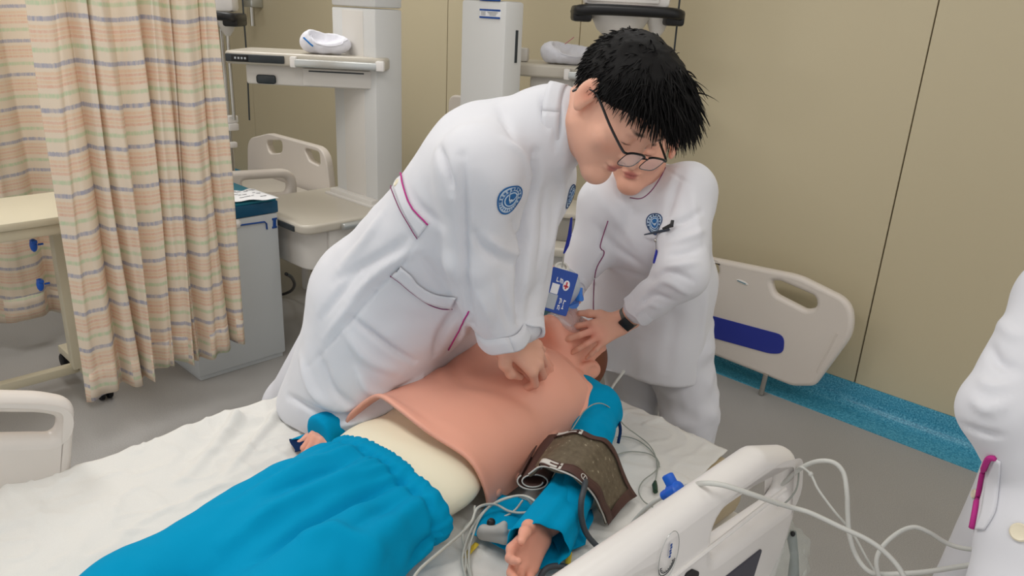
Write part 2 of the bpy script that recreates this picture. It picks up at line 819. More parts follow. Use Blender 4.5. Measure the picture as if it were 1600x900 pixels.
def teal_vinyl():
    k = NT('teal_speckled_vinyl')
    tc = k.n('ShaderNodeTexCoord')
    n1 = k.n('ShaderNodeTexNoise')
    n1.inputs['Scale'].default_value = 170
    n1.inputs['Detail'].default_value = 3
    r1 = k.n('ShaderNodeValToRGB')
    e = r1.color_ramp.elements
    e[0].position, e[0].color = 0.35, lin((40, 122, 154)) + (1,)
    e[1].position, e[1].color = 0.66, lin((110, 184, 208)) + (1,)
    x = e.new(0.5)
    x.color = lin((66, 154, 186)) + (1,)
    k.l(tc.outputs['Object'], n1.inputs['Vector'])
    k.l(n1.outputs[0], r1.inputs[0])
    k.l(r1.outputs[0], k.b.inputs['Base Color'])
    k.b.inputs['Roughness'].default_value = 0.3
    return k.m


M_FLOOR = floor_material()
M_TEALV = teal_vinyl()

# ================================================================ setting
X0, X1, Y0, YW = -8.5, 1.7, -2.6, 3.2
tag(MB().box(((X0 + X1) / 2, (Y0 + YW) / 2, -0.05), (X1 - X0, YW - Y0 + 0.3, 0.1)).build('floor', M_FLOOR, smooth=False), kind='structure')
tag(MB().box(((X0 + X1) / 2, (Y0 + YW) / 2, CEIL_Z + 0.05), (X1 - X0, YW - Y0 + 0.3, 0.1)).build('ceiling', M_CEIL, smooth=False), kind='structure')
wall = tag(MB().box(((X0 + X1) / 2, YW + 0.062, CEIL_Z / 2), (X1 - X0, 0.1, CEIL_Z)).build('wall_back', M_JOINT, smooth=False), kind='structure')
seams = [X0, -7.2, -5.99, -4.79, -3.61, -2.60, -0.948, 0.12, X1]
for a, b in zip(seams, seams[1:]):
    MB().box(((a + b) / 2, YW + 0.006, 0.105 + (CEIL_Z - 0.105) / 2), (b - a - 0.005, 0.012, CEIL_Z - 0.11), 0.0015, seg=1).build('panel', M_WALL, wall)
tag(MB().box((X0 - 0.05, (Y0 + YW) / 2, CEIL_Z / 2), (0.1, YW - Y0, CEIL_Z)).build('wall_left', M_WALL, smooth=False), kind='structure')
prof = [(YW + 0.012, 0.0), (YW + 0.012, 0.108), (YW - 0.004, 0.108), (YW - 0.006, 0.104)]
prof += [(YW - 0.006 - 0.05 * (1 - math.cos(a)), 0.054 - 0.05 * math.sin(a) + 0.0) for a in np.linspace(0, math.pi / 2, 9)]
prof += [(YW - 0.09, 0.003), (YW - 0.172, 0.002), (YW - 0.172, 0.0)]
tag(MB().rings([[(x, y, z) for y, z in prof] for x in (X0, X1)]).build('baseboard_back', M_TEALV, angle=60), kind='structure')

# ================================================================ curtains


def curtain_material():
    k = NT('striped_curtain_cloth')
    uv = k.n('ShaderNodeUVMap', uv_map='UVMap')
    sp = k.n('ShaderNodeSeparateXYZ')
    k.l(uv.outputs[0], sp.inputs[0])

    def m(op, a, b=None):
        x = k.n('ShaderNodeMath', operation=op)
        for i, q in enumerate((a, b)):
            if q is None:
                continue
            if isinstance(q, (int, float)):
                x.inputs[i].default_value = q
            else:
                k.l(q, x.inputs[i])
        return x.outputs[0]
    # a little waviness and weave dashes
    nz = k.n('ShaderNodeTexNoise')
    nz.inputs['Scale'].default_value = 1.0
    mp = k.n('ShaderNodeMapping')
    mp.inputs['Scale'].default_value = (260, 40, 1)
    k.l(uv.outputs[0], mp.inputs[0])
    k.l(mp.outputs[0], nz.inputs['Vector'])
    v = m('ADD', sp.outputs[1], m('MULTIPLY', m('SUBTRACT', nz.outputs[0], 0.5), 0.006))
    fr = m('FRACT', m('DIVIDE', v, 0.133))
    rp = k.n('ShaderNodeValToRGB')
    rp.color_ramp.interpolation = 'LINEAR'
    cream, blue, org, pink, grn = (246, 234, 216), (164, 170, 198), (244, 214, 184), (240, 198, 174), (204, 224, 188)
    stops = [(0.0, blue), (0.04, blue), (0.065, cream), (0.27, cream), (0.30, grn), (0.36, grn), (0.40, cream),
             (0.50, cream), (0.52, pink), (0.565, pink), (0.585, cream), (0.62, org), (0.66, org), (0.68, cream),
             (0.71, pink), (0.75, pink), (0.77, cream), (0.81, org), (0.85, org), (0.88, cream), (0.94, cream), (0.965, blue)]
    e = rp.color_ramp.elements
    e[0].position, e[0].color = stops[0][0], lin(stops[0][1]) + (1,)
    e[1].position, e[1].color = stops[-1][0], lin(stops[-1][1]) + (1,)
    for p, c in stops[1:-1]:
        q = e.new(p)
        q.color = lin(c) + (1,)
    k.l(fr, rp.inputs[0])
    # woven dashes fade the stripes in short intervals
    n2 = k.n('ShaderNodeTexNoise')
    n2.inputs['Scale'].default_value = 1.0
    mp2 = k.n('ShaderNodeMapping')
    mp2.inputs['Scale'].default_value = (150, 9, 1)
    k.l(uv.outputs[0], mp2.inputs[0])
    k.l(mp2.outputs[0], n2.inputs['Vector'])
    mr = k.n('ShaderNodeMapRange')
    mr.inputs['From Min'].default_value = 0.35
    mr.inputs['From Max'].default_value = 0.65
    mr.inputs['To Min'].default_value = 0.22
    mr.inputs['To Max'].default_value = 0.62
    k.l(n2.outputs[0], mr.inputs[0])
    mx = k.n('ShaderNodeMix', data_type='RGBA')
    k.l(mr.outputs[0], mx.inputs[0])
    k.l(rp.outputs[0], mx.inputs[6])
    mx.inputs[7].default_value = lin((247, 232, 212)) + (1,)
    k.l(mx.outputs[2], k.b.inputs['Base Color'])
    k.b.inputs['Roughness'].default_value = 0.85
    k.b.inputs['Specular IOR Level'].default_value = 0.1
    # some light passes through the cloth
    tl = k.n('ShaderNodeBsdfTranslucent')
    k.l(mx.outputs[2], tl.inputs[0])
    ms = k.n('ShaderNodeMixShader')
    ms.inputs[0].default_value = 0.25
    k.l(k.b.outputs[0], ms.inputs[1])
    k.l(tl.outputs[0], ms.inputs[2])
    out = k.t.nodes['Material Output']
    k.l(ms.outputs[0], out.inputs[0])
    return k.m


M_CURT = curtain_material()


def make_curtain(name, x0, ya, yb, ztop, hem, ctrl, amp, label, seed, uoff=0.0):
    n = 260
    fs = np.linspace(0, 1, n)
    cx = np.interp(fs, [c[0] for c in ctrl], [c[1] for c in ctrl])
    ker = np.array([1, 2, 3, 2, 1.]) / 9
    cx = np.convolve(np.pad(cx, 2, 'edge'), ker, 'valid')
    R = 90
    rows, UV = [], []
    arc = np.concatenate([[0], np.cumsum(np.hypot(np.diff(fs) * (yb - ya), np.diff(cx) * amp))])
    for i in range(R):
        t = i / (R - 1)
        zb = hem(fs)
        z = ztop * (1 - t) + zb * t
        a = amp * (0.85 + 0.35 * t) * (1 + 0.15 * np.sin(fs * 31 + t * 3 + seed))
        sway = 0.012 * np.sin(t * 4 + fs * 9 + seed) * t + 0.006 * np.sin(fs * 40 + t * 9)
        x = x0 + cx * a + 0.01 * np.sin(fs * 60 + t * 5 + seed) * t
        y = ya + (yb - ya) * fs + sway
        rows.append(np.stack([x, y, z], 1))
        UV.append(np.stack([arc + uoff, z + 0.006 * np.sin(fs * 17 + seed)], 1))
    o = sheet(name, rows, 0, M_CURT)
    me = o.data
    ul = me.uv_layers.new(name='UVMap')
    vi = np.zeros(len(me.loops), np.int32)
    me.loops.foreach_get('vertex_index', vi)
    ul.data.foreach_set('uv', np.concatenate(UV)[vi].astype(np.float32).ravel())
    md = o.modifiers.new('thickness', 'SOLIDIFY')
    md.thickness = 0.0015
    # sewn hem band, slightly proud
    rr = []
    for t in (0.955, 0.97, 0.985, 1.0):
        i = t * (R - 1)
        i0 = min(int(i), R - 2)
        rr.append(rows[i0] * (1 - (i - i0)) + rows[i0 + 1] * (i - i0) + np.array([0.003, 0, 0]))
    h = sheet('hem', rr, 0.002, M_CURT, o)
    ul = h.data.uv_layers.new(name='UVMap')
    vi = np.zeros(len(h.data.loops), np.int32)
    h.data.loops.foreach_get('vertex_index', vi)
    U = np.concatenate([np.stack([arc + uoff, r[:, 2] + 0.055], 1) for r in rr])
    ul.data.foreach_set('uv', U[vi].astype(np.float32).ravel())
    return tag(o, label, 'curtain')


ctrlA = [(0, -.2), (.06, .4), (.14, .3), (.20, -.4), (.215, -1.0), (.232, .6), (.27, .7), (.292, -1.1), (.305, .6), (.35, .75),
         (.40, -.5), (.46, .1), (.52, .65), (.555, -.7), (.60, .4), (.66, .55), (.70, -1.0), (.712, .2), (.735, -.7), (.752, .5),
         (.80, .75), (.86, .7), (.90, .0), (.908, -.8), (.925, .6), (1.0, .3)]
make_curtain('privacy_curtain', -2.66, 0.735, 1.30, 2.55,
             lambda f: 0.225 + 0.03 * np.abs(np.sin(f * 9)) - 0.03 * (f < 0.3) + 0.02 * (f > 0.9), ctrlA, 0.042,
             'front striped privacy curtain hanging beside the beige overbed table', 1.0)
ctrlB = [(i / 9, (0.9 if i % 2 else -0.9)) for i in range(10)]
make_curtain('privacy_curtain', -3.72, 0.25, 1.28, 2.55, lambda f: 0.135 + 0.02 * np.sin(f * 14), ctrlB, 0.05,
             'striped privacy curtain hanging further back behind the beige overbed table', 4.0, 0.31)

# ================================================================ overbed table
ot = thing('overbed_table', (-3.2, 0.8, 0), 'beige overbed table standing on casters between the striped curtains', 'table')
MB().box((-3.19, 0.45, 0.763), (0.40, 1.16, 0.03), 0.008).build('tabletop', M_TABLE, ot)
MB().box((-3.19, 0.45, 0.728), (0.37, 1.13, 0.04), 0.006).build('apron', M_TABLE, ot)
MB().box((-3.205, 0.873, 0.405), (0.05, 0.072, 0.63), 0.004).build('column', M_TABLE, ot)
MB().box((-3.205, 0.873, 0.69), (0.056, 0.05, 0.07), 0.004).build('bracket', M_TABLE, ot)
MB().box((-3.225, 0.35, 0.082), (0.04, 1.02, 0.035), 0.004).build('base_bar', M_TABLE, ot)
MB().box((-3.24, 0.885, 0.082), (0.44, 0.045, 0.035), 0.004).build('foot', M_TABLE, ot)
MB().box((-3.24, -0.16, 0.082), (0.44, 0.045, 0.035), 0.004).build('foot', M_TABLE, ot)
for cx, cy in ((-3.04, 0.895), (-3.44, 0.885), (-3.04, -0.16), (-3.44, -0.16)):
    c = MB()
    for s in (-1, 1):
        c.M = Matrix.Translation((cx, cy + s * 0.015, 0.031)) @ Matrix.Rotation(math.pi / 2, 4, 'X')
        c.lathe([(0.0, -0.010), (0.026, -0.010), (0.031, -0.006), (0.031, 0.006), (0.026, 0.010), (0.0, 0.010)], 18)
    w = c.build('caster', M_RUBBER, ot)
    MB().box((cx, cy, 0.048), (0.03, 0.016, 0.03), 0.006).build('fork', M_BLACK, w)
    MB().tube([(cx, cy, 0.05), (cx, cy, 0.07)], 0.007).build('stem', M_STEEL, w)
for px_, py_ in ((64, 380), (74, 441)):
    q = onx(px_ + 9, py_, -3.19)
    kb = MB()
    kb.tube([q + [0, -0.012, 0], q + [0, -0.03, 0]], 0.004)
    kb.ell(q + [0, -0.045, 0], (0.014, 0.013, 0.026))
    kb.box(q + [0.0, -0.043, 0.015], (0.03, 0.02, 0.012), 0.003)
    kb.build('clamp_knob', M_BLUEPL, ot)

# ================================================================ grey trolley with teal top
tr = thing('supply_trolley', (-3.16, 1.437, 0), 'grey box trolley with a teal top and blue tape on its side', 'trolley')
MB().box((-3.165, 1.437, 0.35), (0.47, 0.41, 0.66), 0.008).build('body', M_CABGREY, tr)
MB().box((-3.165, 1.437, 0.012), (0.45, 0.39, 0.024), 0.002).build('plinth', M_CABGREY, tr)
tt = MB()
tt.box((-3.165, 1.437, 0.706), (0.476, 0.416, 0.052), 0.005)
tt.build('top', M_NAVYTEAL, tr)
MB().box((-3.165, 1.437, 0.736), (0.466, 0.406, 0.012), 0.004).build('top_mat', M_TEALTOP, tr)
xf = -2.929


def facey(px_, py_):
    return onx(px_, py_, xf)


l1 = [facey(*p) for p in ((366, 353), (395, 349), (413, 346.5), (416, 349), (417, 358))]
MB().tube([l1[0], l1[1], l1[2]], 0.0085, 6, flat=0.4).tube([l1[2], l1[3], l1[4]], 0.008, 6, flat=0.4).build('tape_mark', M_BLUETAPE, tr)
l2 = [facey(*p) for p in ((429, 342), (429, 355))]
q = MB().tube(l2, 0.008, 6, flat=0.5)
for e in l2:
    q.box(e, (0.004, 0.024, 0.009), 0.002)
q.build('tape_mark', M_BLUETAPE, tr)
h = facey(370, 350)
MB(frame_m(h, (0, 1, 0), (0, 0, 1), (1, 0, 0))).lathe([(0, 0), (0.02, 0), (0.018, 0.004), (0.008, 0.012), (0, 0.014)], 18).build('hook_pad', M_WHITEPL, tr)
# printed sheet lying on the trolley, its front edge drooping
rows = []
pa, pb, pc, pd = onz(355, 302, .744), onz(398, 296, .744), onz(436, 312, .748), onz(356, 317, .748)
for i in range(7):
    t = i / 6
    row = []
    for j in range(13):
        s = j / 12
        p = (pa * (1 - s) + pb * s) * (1 - t) + (pd * (1 - s) + pc * s) * t
        p = p + np.array([0, 0, 0.002 + 0.006 * math.sin(s * 6 + t * 2) ** 2])
        row.append(p)
    rows.append(row)
pp_ = sheet('printed_sheet', rows, 0.0006, M_PAPER)
tag(pp_, 'white printed paper strip lying on the teal trolley top', 'paper')
ink = MB()
for i in range(3):
    for j in range(7):
        if (i * 7 + j) % 4 == 3:
            continue
        s, t = (j + 0.6) / 8, (i + 0.7) / 4
        p = (pa * (1 - s) + pb * s) * (1 - t) + (pd * (1 - s) + pc * s) * t + np.array([0, 0, 0.0045 + 0.006 * math.sin(s * 6 + t * 2) ** 2])
        ink.box(p, (0.004, 0.012 + 0.008 * ((i + j) % 3), 0.0006))
tag(ink.build('print', M_INK, pp_), kind='stuff')

# ================================================================ ceiling pendant towers with shelf units


def shelf_unit(M, w, d, h, top, parent, knob=True, panel=True, mats=None):
    """local: x along the front (0..w), y back (0..d), z from -h (bottom) to top"""
    body = MB(M)
    body.box((w * 0.5 + 0.03, d * 0.5 + 0.02, -h / 2), (w - 0.1, d - 0.06, h), 0.012)
    b = body.build('drawer_body', M_PLASTIC2, parent)
    poly = fillet([(0, 0), (w, 0), (w, d), (0, d)], 0.05, 6)
    plate('worktop', poly, [], top, 0.012, M @ Matrix.Translation((0, 0, top / 2)), M_SHELF, parent)
    f = MB(M).box((w * 0.70, 0.046, -h * 0.5), (w * 0.46, 0.014, h * 0.86), 0.004).build('drawer_front', M_PLASTIC2, parent)
    MB(M).box((w * 0.68, 0.0382, -h * 0.2), (w * 0.34, 0.003, 0.006)).build('slot', M_DARK, f)
    bar = MB(M)
    bar.box((w * 0.70, -0.018, top * 0.35), (w * 0.5, 0.022, top * 0.6), 0.006)
    bar.build('accessory_rail', M_ALU, parent)
    MB(M).box((w * 0.44, -0.012, top * 0.4), (0.028, 0.03, top * 0.85), 0.006).build('rail_end', M_WHITEPL, parent)
    MB(M).box((w * 0.965, -0.012, top * 0.4), (0.04, 0.034, top * 0.8), 0.008).build('rail_end', M_WHITEPL, parent)
    if panel:
        MB(M).box((w * 0.20, -0.0015, top * 0.5), (w * 0.36, 0.012, top * 0.62), 0.005).build('control_strip', M_DARK, parent)
        dsp = MB(M).box((w * 0.11, -0.009, top * 0.5), (w * 0.10, 0.004, top * 0.5), 0.001).build('display', M_BLACK, parent)
        g = MB(M)
        for i in range(4):
            g.box((w * (0.085 + i * 0.02), -0.0115, top * 0.5), (w * 0.011, 0.001, top * 0.16))
        g.build('button', M_SCREEN, dsp)
        MB(M).box((w * 0.24, 0.044, -h * 0.72), (w * 0.12, 0.014, h * 0.44), 0.01).build('catch', M_DARK, parent)


t1 = thing('equipment_tower', (-3.04, 2.29, 0.43), 'grey pendant tower holding two shelf drawer units, left of the leaning nurse', 'equipment tower')
MB().box((-3.035, 2.20, 1.085), (0.33, 0.15, 0.87), 0.01).build('column', M_TOWER, t1)
MB().box((-3.035, 2.20, 2.1375), (0.33, 0.15, 1.225), 0.01).build('column_cap', M_TOWER, t1)
MB().box((-3.035, 2.128, 1.085), (0.16, 0.012, 0.85), 0.004).build('cover_strip', M_PLASTIC2, t1)
# lower unit
low = [(-2.745, 1.655), (-2.745, 2.50), (-3.32, 2.50), (-3.32, 1.655)]
plate('worktop', fillet(low, [0.07, 0.03, 0.03, 0.07], 7), [], 0.042, 0.012, Matrix.Translation((0, 0, 0.63)), M_SHELF, t1)
lowb = [(-2.785, 1.70), (-2.785, 2.46), (-3.28, 2.46), (-3.28, 1.70)]
plate('drawer_body', fillet(lowb, [0.09, 0.02, 0.02, 0.06], 7), [], 0.18, 0.01, Matrix.Translation((0, 0, 0.52)), M_PLASTIC2, t1)
dfr = MB().box((-2.779, 2.10, 0.525), (0.02, 0.62, 0.165), 0.006).build('drawer_front', M_PLASTIC2, t1)
MB().box((-2.768, 2.10, 0.49), (0.006, 0.5, 0.012), 0.002).build('drawer_groove', M_DARK, dfr)
MB().box((-2.728, 2.16, 0.628), (0.028, 0.66, 0.03), 0.008).build('accessory_rail', M_ALU, t1)
MB().box((-2.92, 1.653, 0.628), (0.20, 0.010, 0.026), 0.004).build('control_strip', M_DARK, t1)
MB().box((-3.03, 2.105, 0.665), (0.34, 0.045, 0.03), 0.006).build('base_trim', M_PLASTIC2, t1)
MB().box((-3.03, 2.1, 0.655), (0.38, 0.07, 0.012), 0.004).build('base_trim', M_PLASTIC2, t1)
# upper unit turned towards the bed
pL, pR = onz(348, 99, 1.262), onz(604, 112, 1.262)
ux = unit((pR - pL) * [1, 1, 0])
uy = np.array([-ux[1], ux[0], 0])
wU = float(np.linalg.norm((pR - pL)[:2]))
MU = frame_m(pL, ux, uy, (0, 0, 1))
shelf_unit(MU, wU, 0.34, 0.088, 0.055, t1)
MB(MU).box((wU * 0.84, 0.25, -0.05), (wU * 0.3, 0.3, 0.09), 0.01).build('bracket', M_PLASTIC2, t1)
MB(MU).box((wU * 0.80, 0.27, 0.072), (0.16, 0.02, 0.03), 0.006).build('stop_block', M_PLASTIC, t1)
# right-hand tower
yc = 2.36
a_, b_ = ony(719, 100, yc)[0], ony(787, 100, yc)[0]
t2 = thing('equipment_tower', ((a_ + b_) / 2, yc + 0.14, 0.43), 'grey pendant tower with a blue and white sticker, behind the leaning nurse', 'equipment tower')
w2 = b_ - a_
MB().box(((a_ + b_) / 2, yc + 0.055, 1.0), (w2, 0.11, 1.15), 0.012).build('column', M_TOWER, t2)
MB().box(((a_ + b_) / 2, yc + 0.055, 2.17), (w2, 0.11, 1.16), 0.012).build('column_cap', M_TOWER, t2)
sl = ony(791, 42, yc)
MB().box((b_ + 0.001, yc + 0.07, 1.40), (0.004, 0.014, 0.13), 0.001).build('side_slot', M_DARK, t2)
s0, s1 = ony(750.5, 13.5, yc), ony(782, 30, yc)
sx, sz = (s0[0] + s1[0]) / 2, (s0[2] + s1[2]) / 2
sw, sh = abs(s1[0] - s0[0]), abs(s0[2] - s1[2])
st = MB().box((sx, yc - 0.001, sz), (sw, 0.003, sh), 0.0005).build('sticker', M_PAPER, t2)
MB().box((sx, yc - 0.003, sz + sh * 0.4), (sw, 0.002, sh * 0.2)).box((sx, yc - 0.003, sz - sh * 0.4), (sw, 0.002, sh * 0.2)).build('sticker_band', M_BLUETAPE, st)
ln = MB()
for i in range(3):
    ln.box((sx - sw * 0.32, yc - 0.003, sz + sh * (0.16 - i * 0.15)), (sw * 0.22, 0.002, sh * 0.035))
    ln.box((sx + sw * 0.14, yc - 0.003, sz + sh * (0.16 - i * 0.15)), (sw * (0.5 - 0.1 * i), 0.002, sh * 0.035))
ln.build('sticker_text', M_INK, st)
s0 = ony(766, -4, yc)
MB().box((s0[0], yc - 0.001, s0[2] + 0.005), (sw, 0.003, sh), 0.0005).build('sticker', M_BLUETAPE, t2)
pL, pR = onz(797, 118, 1.27), onz(980, 130, 1.27)
ux = unit((pR - pL) * [1, 1, 0])
uy = np.array([-ux[1], ux[0], 0])
DD = float((pL - CP) @ CF)
MU2 = frame_m(pL, ux, uy, (0, 0, 1))
shelf_unit(MU2, 0.58, 0.32, 0.11, 0.055, t2, panel=False)
MB(MU2).box((0.03, 0.12, 0.085), (0.05, 0.05, 0.06), 0.01).build('rail_clamp', M_PLASTIC2, t2)
MB(MU2).box((0.0, 0.22, 0.02), (0.2, 0.2, 0.05), 0.01).build('bracket', M_PLASTIC2, t2)
# its lower shelf unit
pL, pR = onz(852, 402, 0.66), onz(1000, 416, 0.66)
ux = unit((pR - pL) * [1, 1, 0])
uy = np.array([-ux[1], ux[0], 0])
ML2 = frame_m(pL - ux * 0.15, ux, uy, (0, 0, 1))
shelf_unit(ML2, 0.66, 0.36, 0.16, 0.04, t2, panel=False)
MB(ML2).box((0.0, 0.36, 0.02), (0.4, 0.3, 0.05), 0.01).build('bracket', M_PLASTIC2, t2)
# equipment box on that shelf and a heap of clear packs
eb = thing('equipment_box', ML2 @ Vector((0.3, 0.2, 0.04)), 'grey equipment box with white lid on the lower shelf between the two nurses', 'box')
M_BOXG = mat('box_grey', (150, 146, 138), 0.5, 0.3)
MB(ML2).box((0.30, 0.2, 0.04 + 0.05), (0.34, 0.2, 0.1), 0.006).build('body', M_BOXG, eb)
MB(ML2).box((0.30, 0.2, 0.04 + 0.108), (0.37, 0.23, 0.022), 0.006).build('lid', M_SHELF, eb)

# curved backrest part seen left of the right tower
sb = thing('chair_back', ony(708, 190, 2.75), 'cream rounded plastic chair back showing beside the right pendant tower', 'chair')
q = ony(712, 215, 2.75)
plate('backrest', fillet([(-0.05, -0.35), (0.25, -0.35), (0.25, 0.22), (-0.05, 0.22)], 0.06, 6), [], 0.03, 0.01,
      Matrix.Translation(v3(q)) @ Matrix.Rotation(math.pi / 2, 4, 'X'), M_PLASTIC, sb)
MB().tube([q + [0.1, 0, -0.3], q + [0.1, 0.05, -q[2]]], 0.02).build('post', M_STEEL, sb)

# ================================================================ monitors with black bumper handles


def monitor(c, ux, label, screen=True, w=0.40):
    """c = centre of the handle bar; ux = direction along it"""
    ux = unit(ux)
    uy = np.array([-ux[1], ux[0], 0])
    M = frame_m(c, ux, uy, (0, 0, 1))
    t = thing('patient_monitor', M @ Vector((0, 0.14, -0.1)), label, 'monitor')
    mb = MB(M)
    pts = spline([(-w / 2, 0.14, -0.012), (-w / 2 - 0.0, 0.05, -0.01), (-w / 2 + 0.015, 0.0, -0.005), (-w / 4, -0.012, 0.0), (w / 4, -0.012, 0.0),
                  (w / 2 - 0.02, 0.0, -0.004), (w / 2, 0.05, -0.01), (w / 2, 0.14, -0.012)], 6)
    mb.tube(pts, 0.021, 10, flat=1.0)
    mb.build('bumper_handle', M_BLACK, t)
    for s in (-1, 1):
        MB(M).box((s * (w / 2 - 0.02), 0.09, -0.018), (0.075, 0.15, 0.06), 0.012).build('handle_bracket', M_BLACK, t)
    MB(M).box((0, 0.15, 0.20), (w * 0.86, 0.10, 0.37), 0.02).build('housing', M_WHITEPL, t)
    if screen:
        fr = MB(M).box((-0.02, 0.094, 0.20), (w * 0.72, 0.016, 0.34), 0.006).build('screen_frame', M_WHITEPL, t)
        MB(M).box((-0.02, 0.0855, 0.20), (w * 0.66, 0.003, 0.31)).build('screen', M_SCREEN, fr)
        MB(M).box((0.055, 0.0838, 0.075), (w * 0.24, 0.002, 0.05)).build('screen_alarm_field', M_RED, fr)
    MB(M @ Matrix.Translation((-0.02, 0.13, -0.02))).lathe([(0, -0.105), (0.02, -0.105), (0.05, -0.085), (0.09, -0.055), (0.115, -0.01), (0.12, 0.02), (0, 0.02)], 28).build('swivel_base', M_PLASTIC2, t)
    MB(M @ Matrix.Translation((0.13, 0.12, -0.02))).lathe([(0, -0.075), (0.012, -0.075), (0.03, -0.05), (0.05, 0.0), (0, 0.0)], 20).build('knob_cone', M_PLASTIC2, t)
    MB(M).tube([(-0.02, 0.13, -0.09), (-0.02, 0.13, -0.30)], 0.03, 14).build('neck', M_PLASTIC2, t)
    MB(M).tube([(0.13, 0.12, -0.08), (0.13, 0.12, -0.5)], 0.009, 10).build('pole', M_STEEL, t)
    MB(M).tube([(0.21, 0.13, 0.2), (0.212, 0.13, -0.2), (0.20, 0.14, -0.5)], 0.004, 6).build('cord', M_DARK, t)
    return t


c1 = at(985, 17, 2.95)
monitor(c1, cv(1, 0.0, 0) * [1, 1, 0], 'white patient monitor with a black bumper handle above the leaning nurse')
c2 = at(296, 22, 3.6)
monitor(c2, cv(1, 0.0, 0) * [1, 1, 0], 'patient monitor half hidden behind the front striped curtain', False)

# stand with white clips in front of the tower's shelf
pt = at(346, 40, 3.92)
sd = thing('drip_stand', (pt[0], pt[1], 0), 'thin steel drip stand with white clips beside the front curtain edge', 'stand')
MB().tube([(pt[0], pt[1], 0.04), (pt[0], pt[1], 1.95)], 0.011, 12).build('pole', M_STEEL, sd)
MB(Matrix.Translation((pt[0], pt[1], 0))).lathe([(0, 0.001), (.11, .001), (.11, .018), (.03, .045), (0, .045)], 24).build('base', M_STEEL, sd)
for px_, py_, s in ((362, 186, 1.0), (363, 198, 1.0), (363, 226, 0.8)):
    q = onz(px_, py_, float(at(px_, py_, 3.92)[2]))
    MB().box(q, (0.042 * s, 0.054 * s, 0.036 * s), 0.006, M=None).build('clip', M_WHITEPL, sd)
wp = ony(393, 5, 3.12)
wpt = thing('wall_rail_pole', (wp[0], wp[1], 1.2), 'steel pole on a wall bracket at the top left, beyond the tower shelf', 'pole')
MB().tube([(wp[0], wp[1], 1.33), (wp[0], wp[1], 2.3)], 0.018, 10).build('pole', M_STEEL, wpt)
MB().box((wp[0] - 0.04, wp[1] + 0.03, wp[2] + 0.0), (0.14, 0.1, 0.06), 0.01).build('bracket', M_ALU, wpt)

# ================================================================ second bed in the far corner
yh = 2.42
hb = [ony(*p, yh) for p in ((392, 300), (390, 262), (394, 232), (418, 212), (470, 219), (506, 232), (516, 250), (520, 300))]
b2 = thing('hospital_bed', (hb[3][0] + 0.4, 1.7, 0), 'cream hospital bed with slotted headboard, mostly hidden behind the trolley', 'bed')
out2 = fillet([(p[0], p[2]) for p in [hb[0]] + [ony(391, 216, yh), ony(424, 208, yh), ony(513, 232, yh), ony(521, 300, yh)]] , [0.02, 0.12, 0.2, 0.12, 0.02], 8)
h1 = fillet([(ony(*p, yh)[0], ony(*p, yh)[2]) for p in ((420, 219), (446, 219), (446, 238), (426, 240))], 0.045, 5)
h2 = fillet([(ony(*p, yh)[0], ony(*p, yh)[2]) for p in ((479, 230), (504, 237), (506, 260), (488, 251))], 0.03, 5)
MX = Matrix(((1, 0, 0, 0), (0, 0, -1, yh), (0, 1, 0, 0), (0, 0, 0, 1)))
plate('headboard', out2, [h1, h2], 0.045, 0.008, MX, M_PLASTIC, b2)
xr = onx(440, 266, -3.52)
zt = 0.66


def rail_plate(name, outline, holes, x, yaw, m, parent, thick=0.05, bev=0.022):
    """outline in (along, z); the plate stands on the line x = const turned by yaw"""
    Mr = frame_m((x, 0, 0), (math.sin(yaw), math.cos(yaw), 0), (0, 0, 1), (math.cos(yaw), -math.sin(yaw), 0))
    return plate(name, outline, holes, thick, bev, Mr, m, parent, 4)


r0 = [(onx(*p, -3.5)[1], onx(*p, -3.5)[2]) for p in ((352, 268), (462, 262), (462, 330), (352, 338))]
g0 = [(onx(*p, -3.5)[1], onx(*p, -3.5)[2]) for p in ((372, 281), (446, 277), (449, 300), (385, 302))]
rail_plate('side_rail', fillet(r0, [0.02, 0.1, 0.02, 0.02], 7), [fillet(g0, 0.04, 5)], -3.5, 0, M_PLASTIC, b2, 0.05, 0.02)
MB().box((-4.0, 1.9, 0.45), (0.9, 0.95, 0.12), 0.03).build('mattress', M_SHELF, b2)
MB().box((-4.0, 1.9, 0.33), (0.86, 0.9, 0.08), 0.02).build('frame', M_PLASTIC2, b2)
for sx_ in (-4.35, -3.65):
    for sy_ in (1.55, 2.2):
        MB().tube([(sx_, sy_, 0.0), (sx_, sy_, 0.32)], 0.025, 10).build('leg', M_PLASTIC2, b2)
cable('power_cord', [onz(447, 428, 0.40), onz(456, 434, 0.33), onz(460, 446, 0.2), onz(452, 456, 0.06), onz(430, 462, 0.01), onz(400, 462, 0.01)], 0.008, M_BLACK,
      label='black power cord hanging below the lower shelf unit beside the trolley', cat='cord')

# ================================================================ bed end board leaning at the wall
yb = 3.02
bd = thing('bed_end_board', (-1.4, yb, 0.1), 'cream bed end board with a navy panel leaning against the wall', 'bed board')


def wy(px_, py_, y=yb):
    p = ony(px_, py_, y)
    return (p[0], p[2])


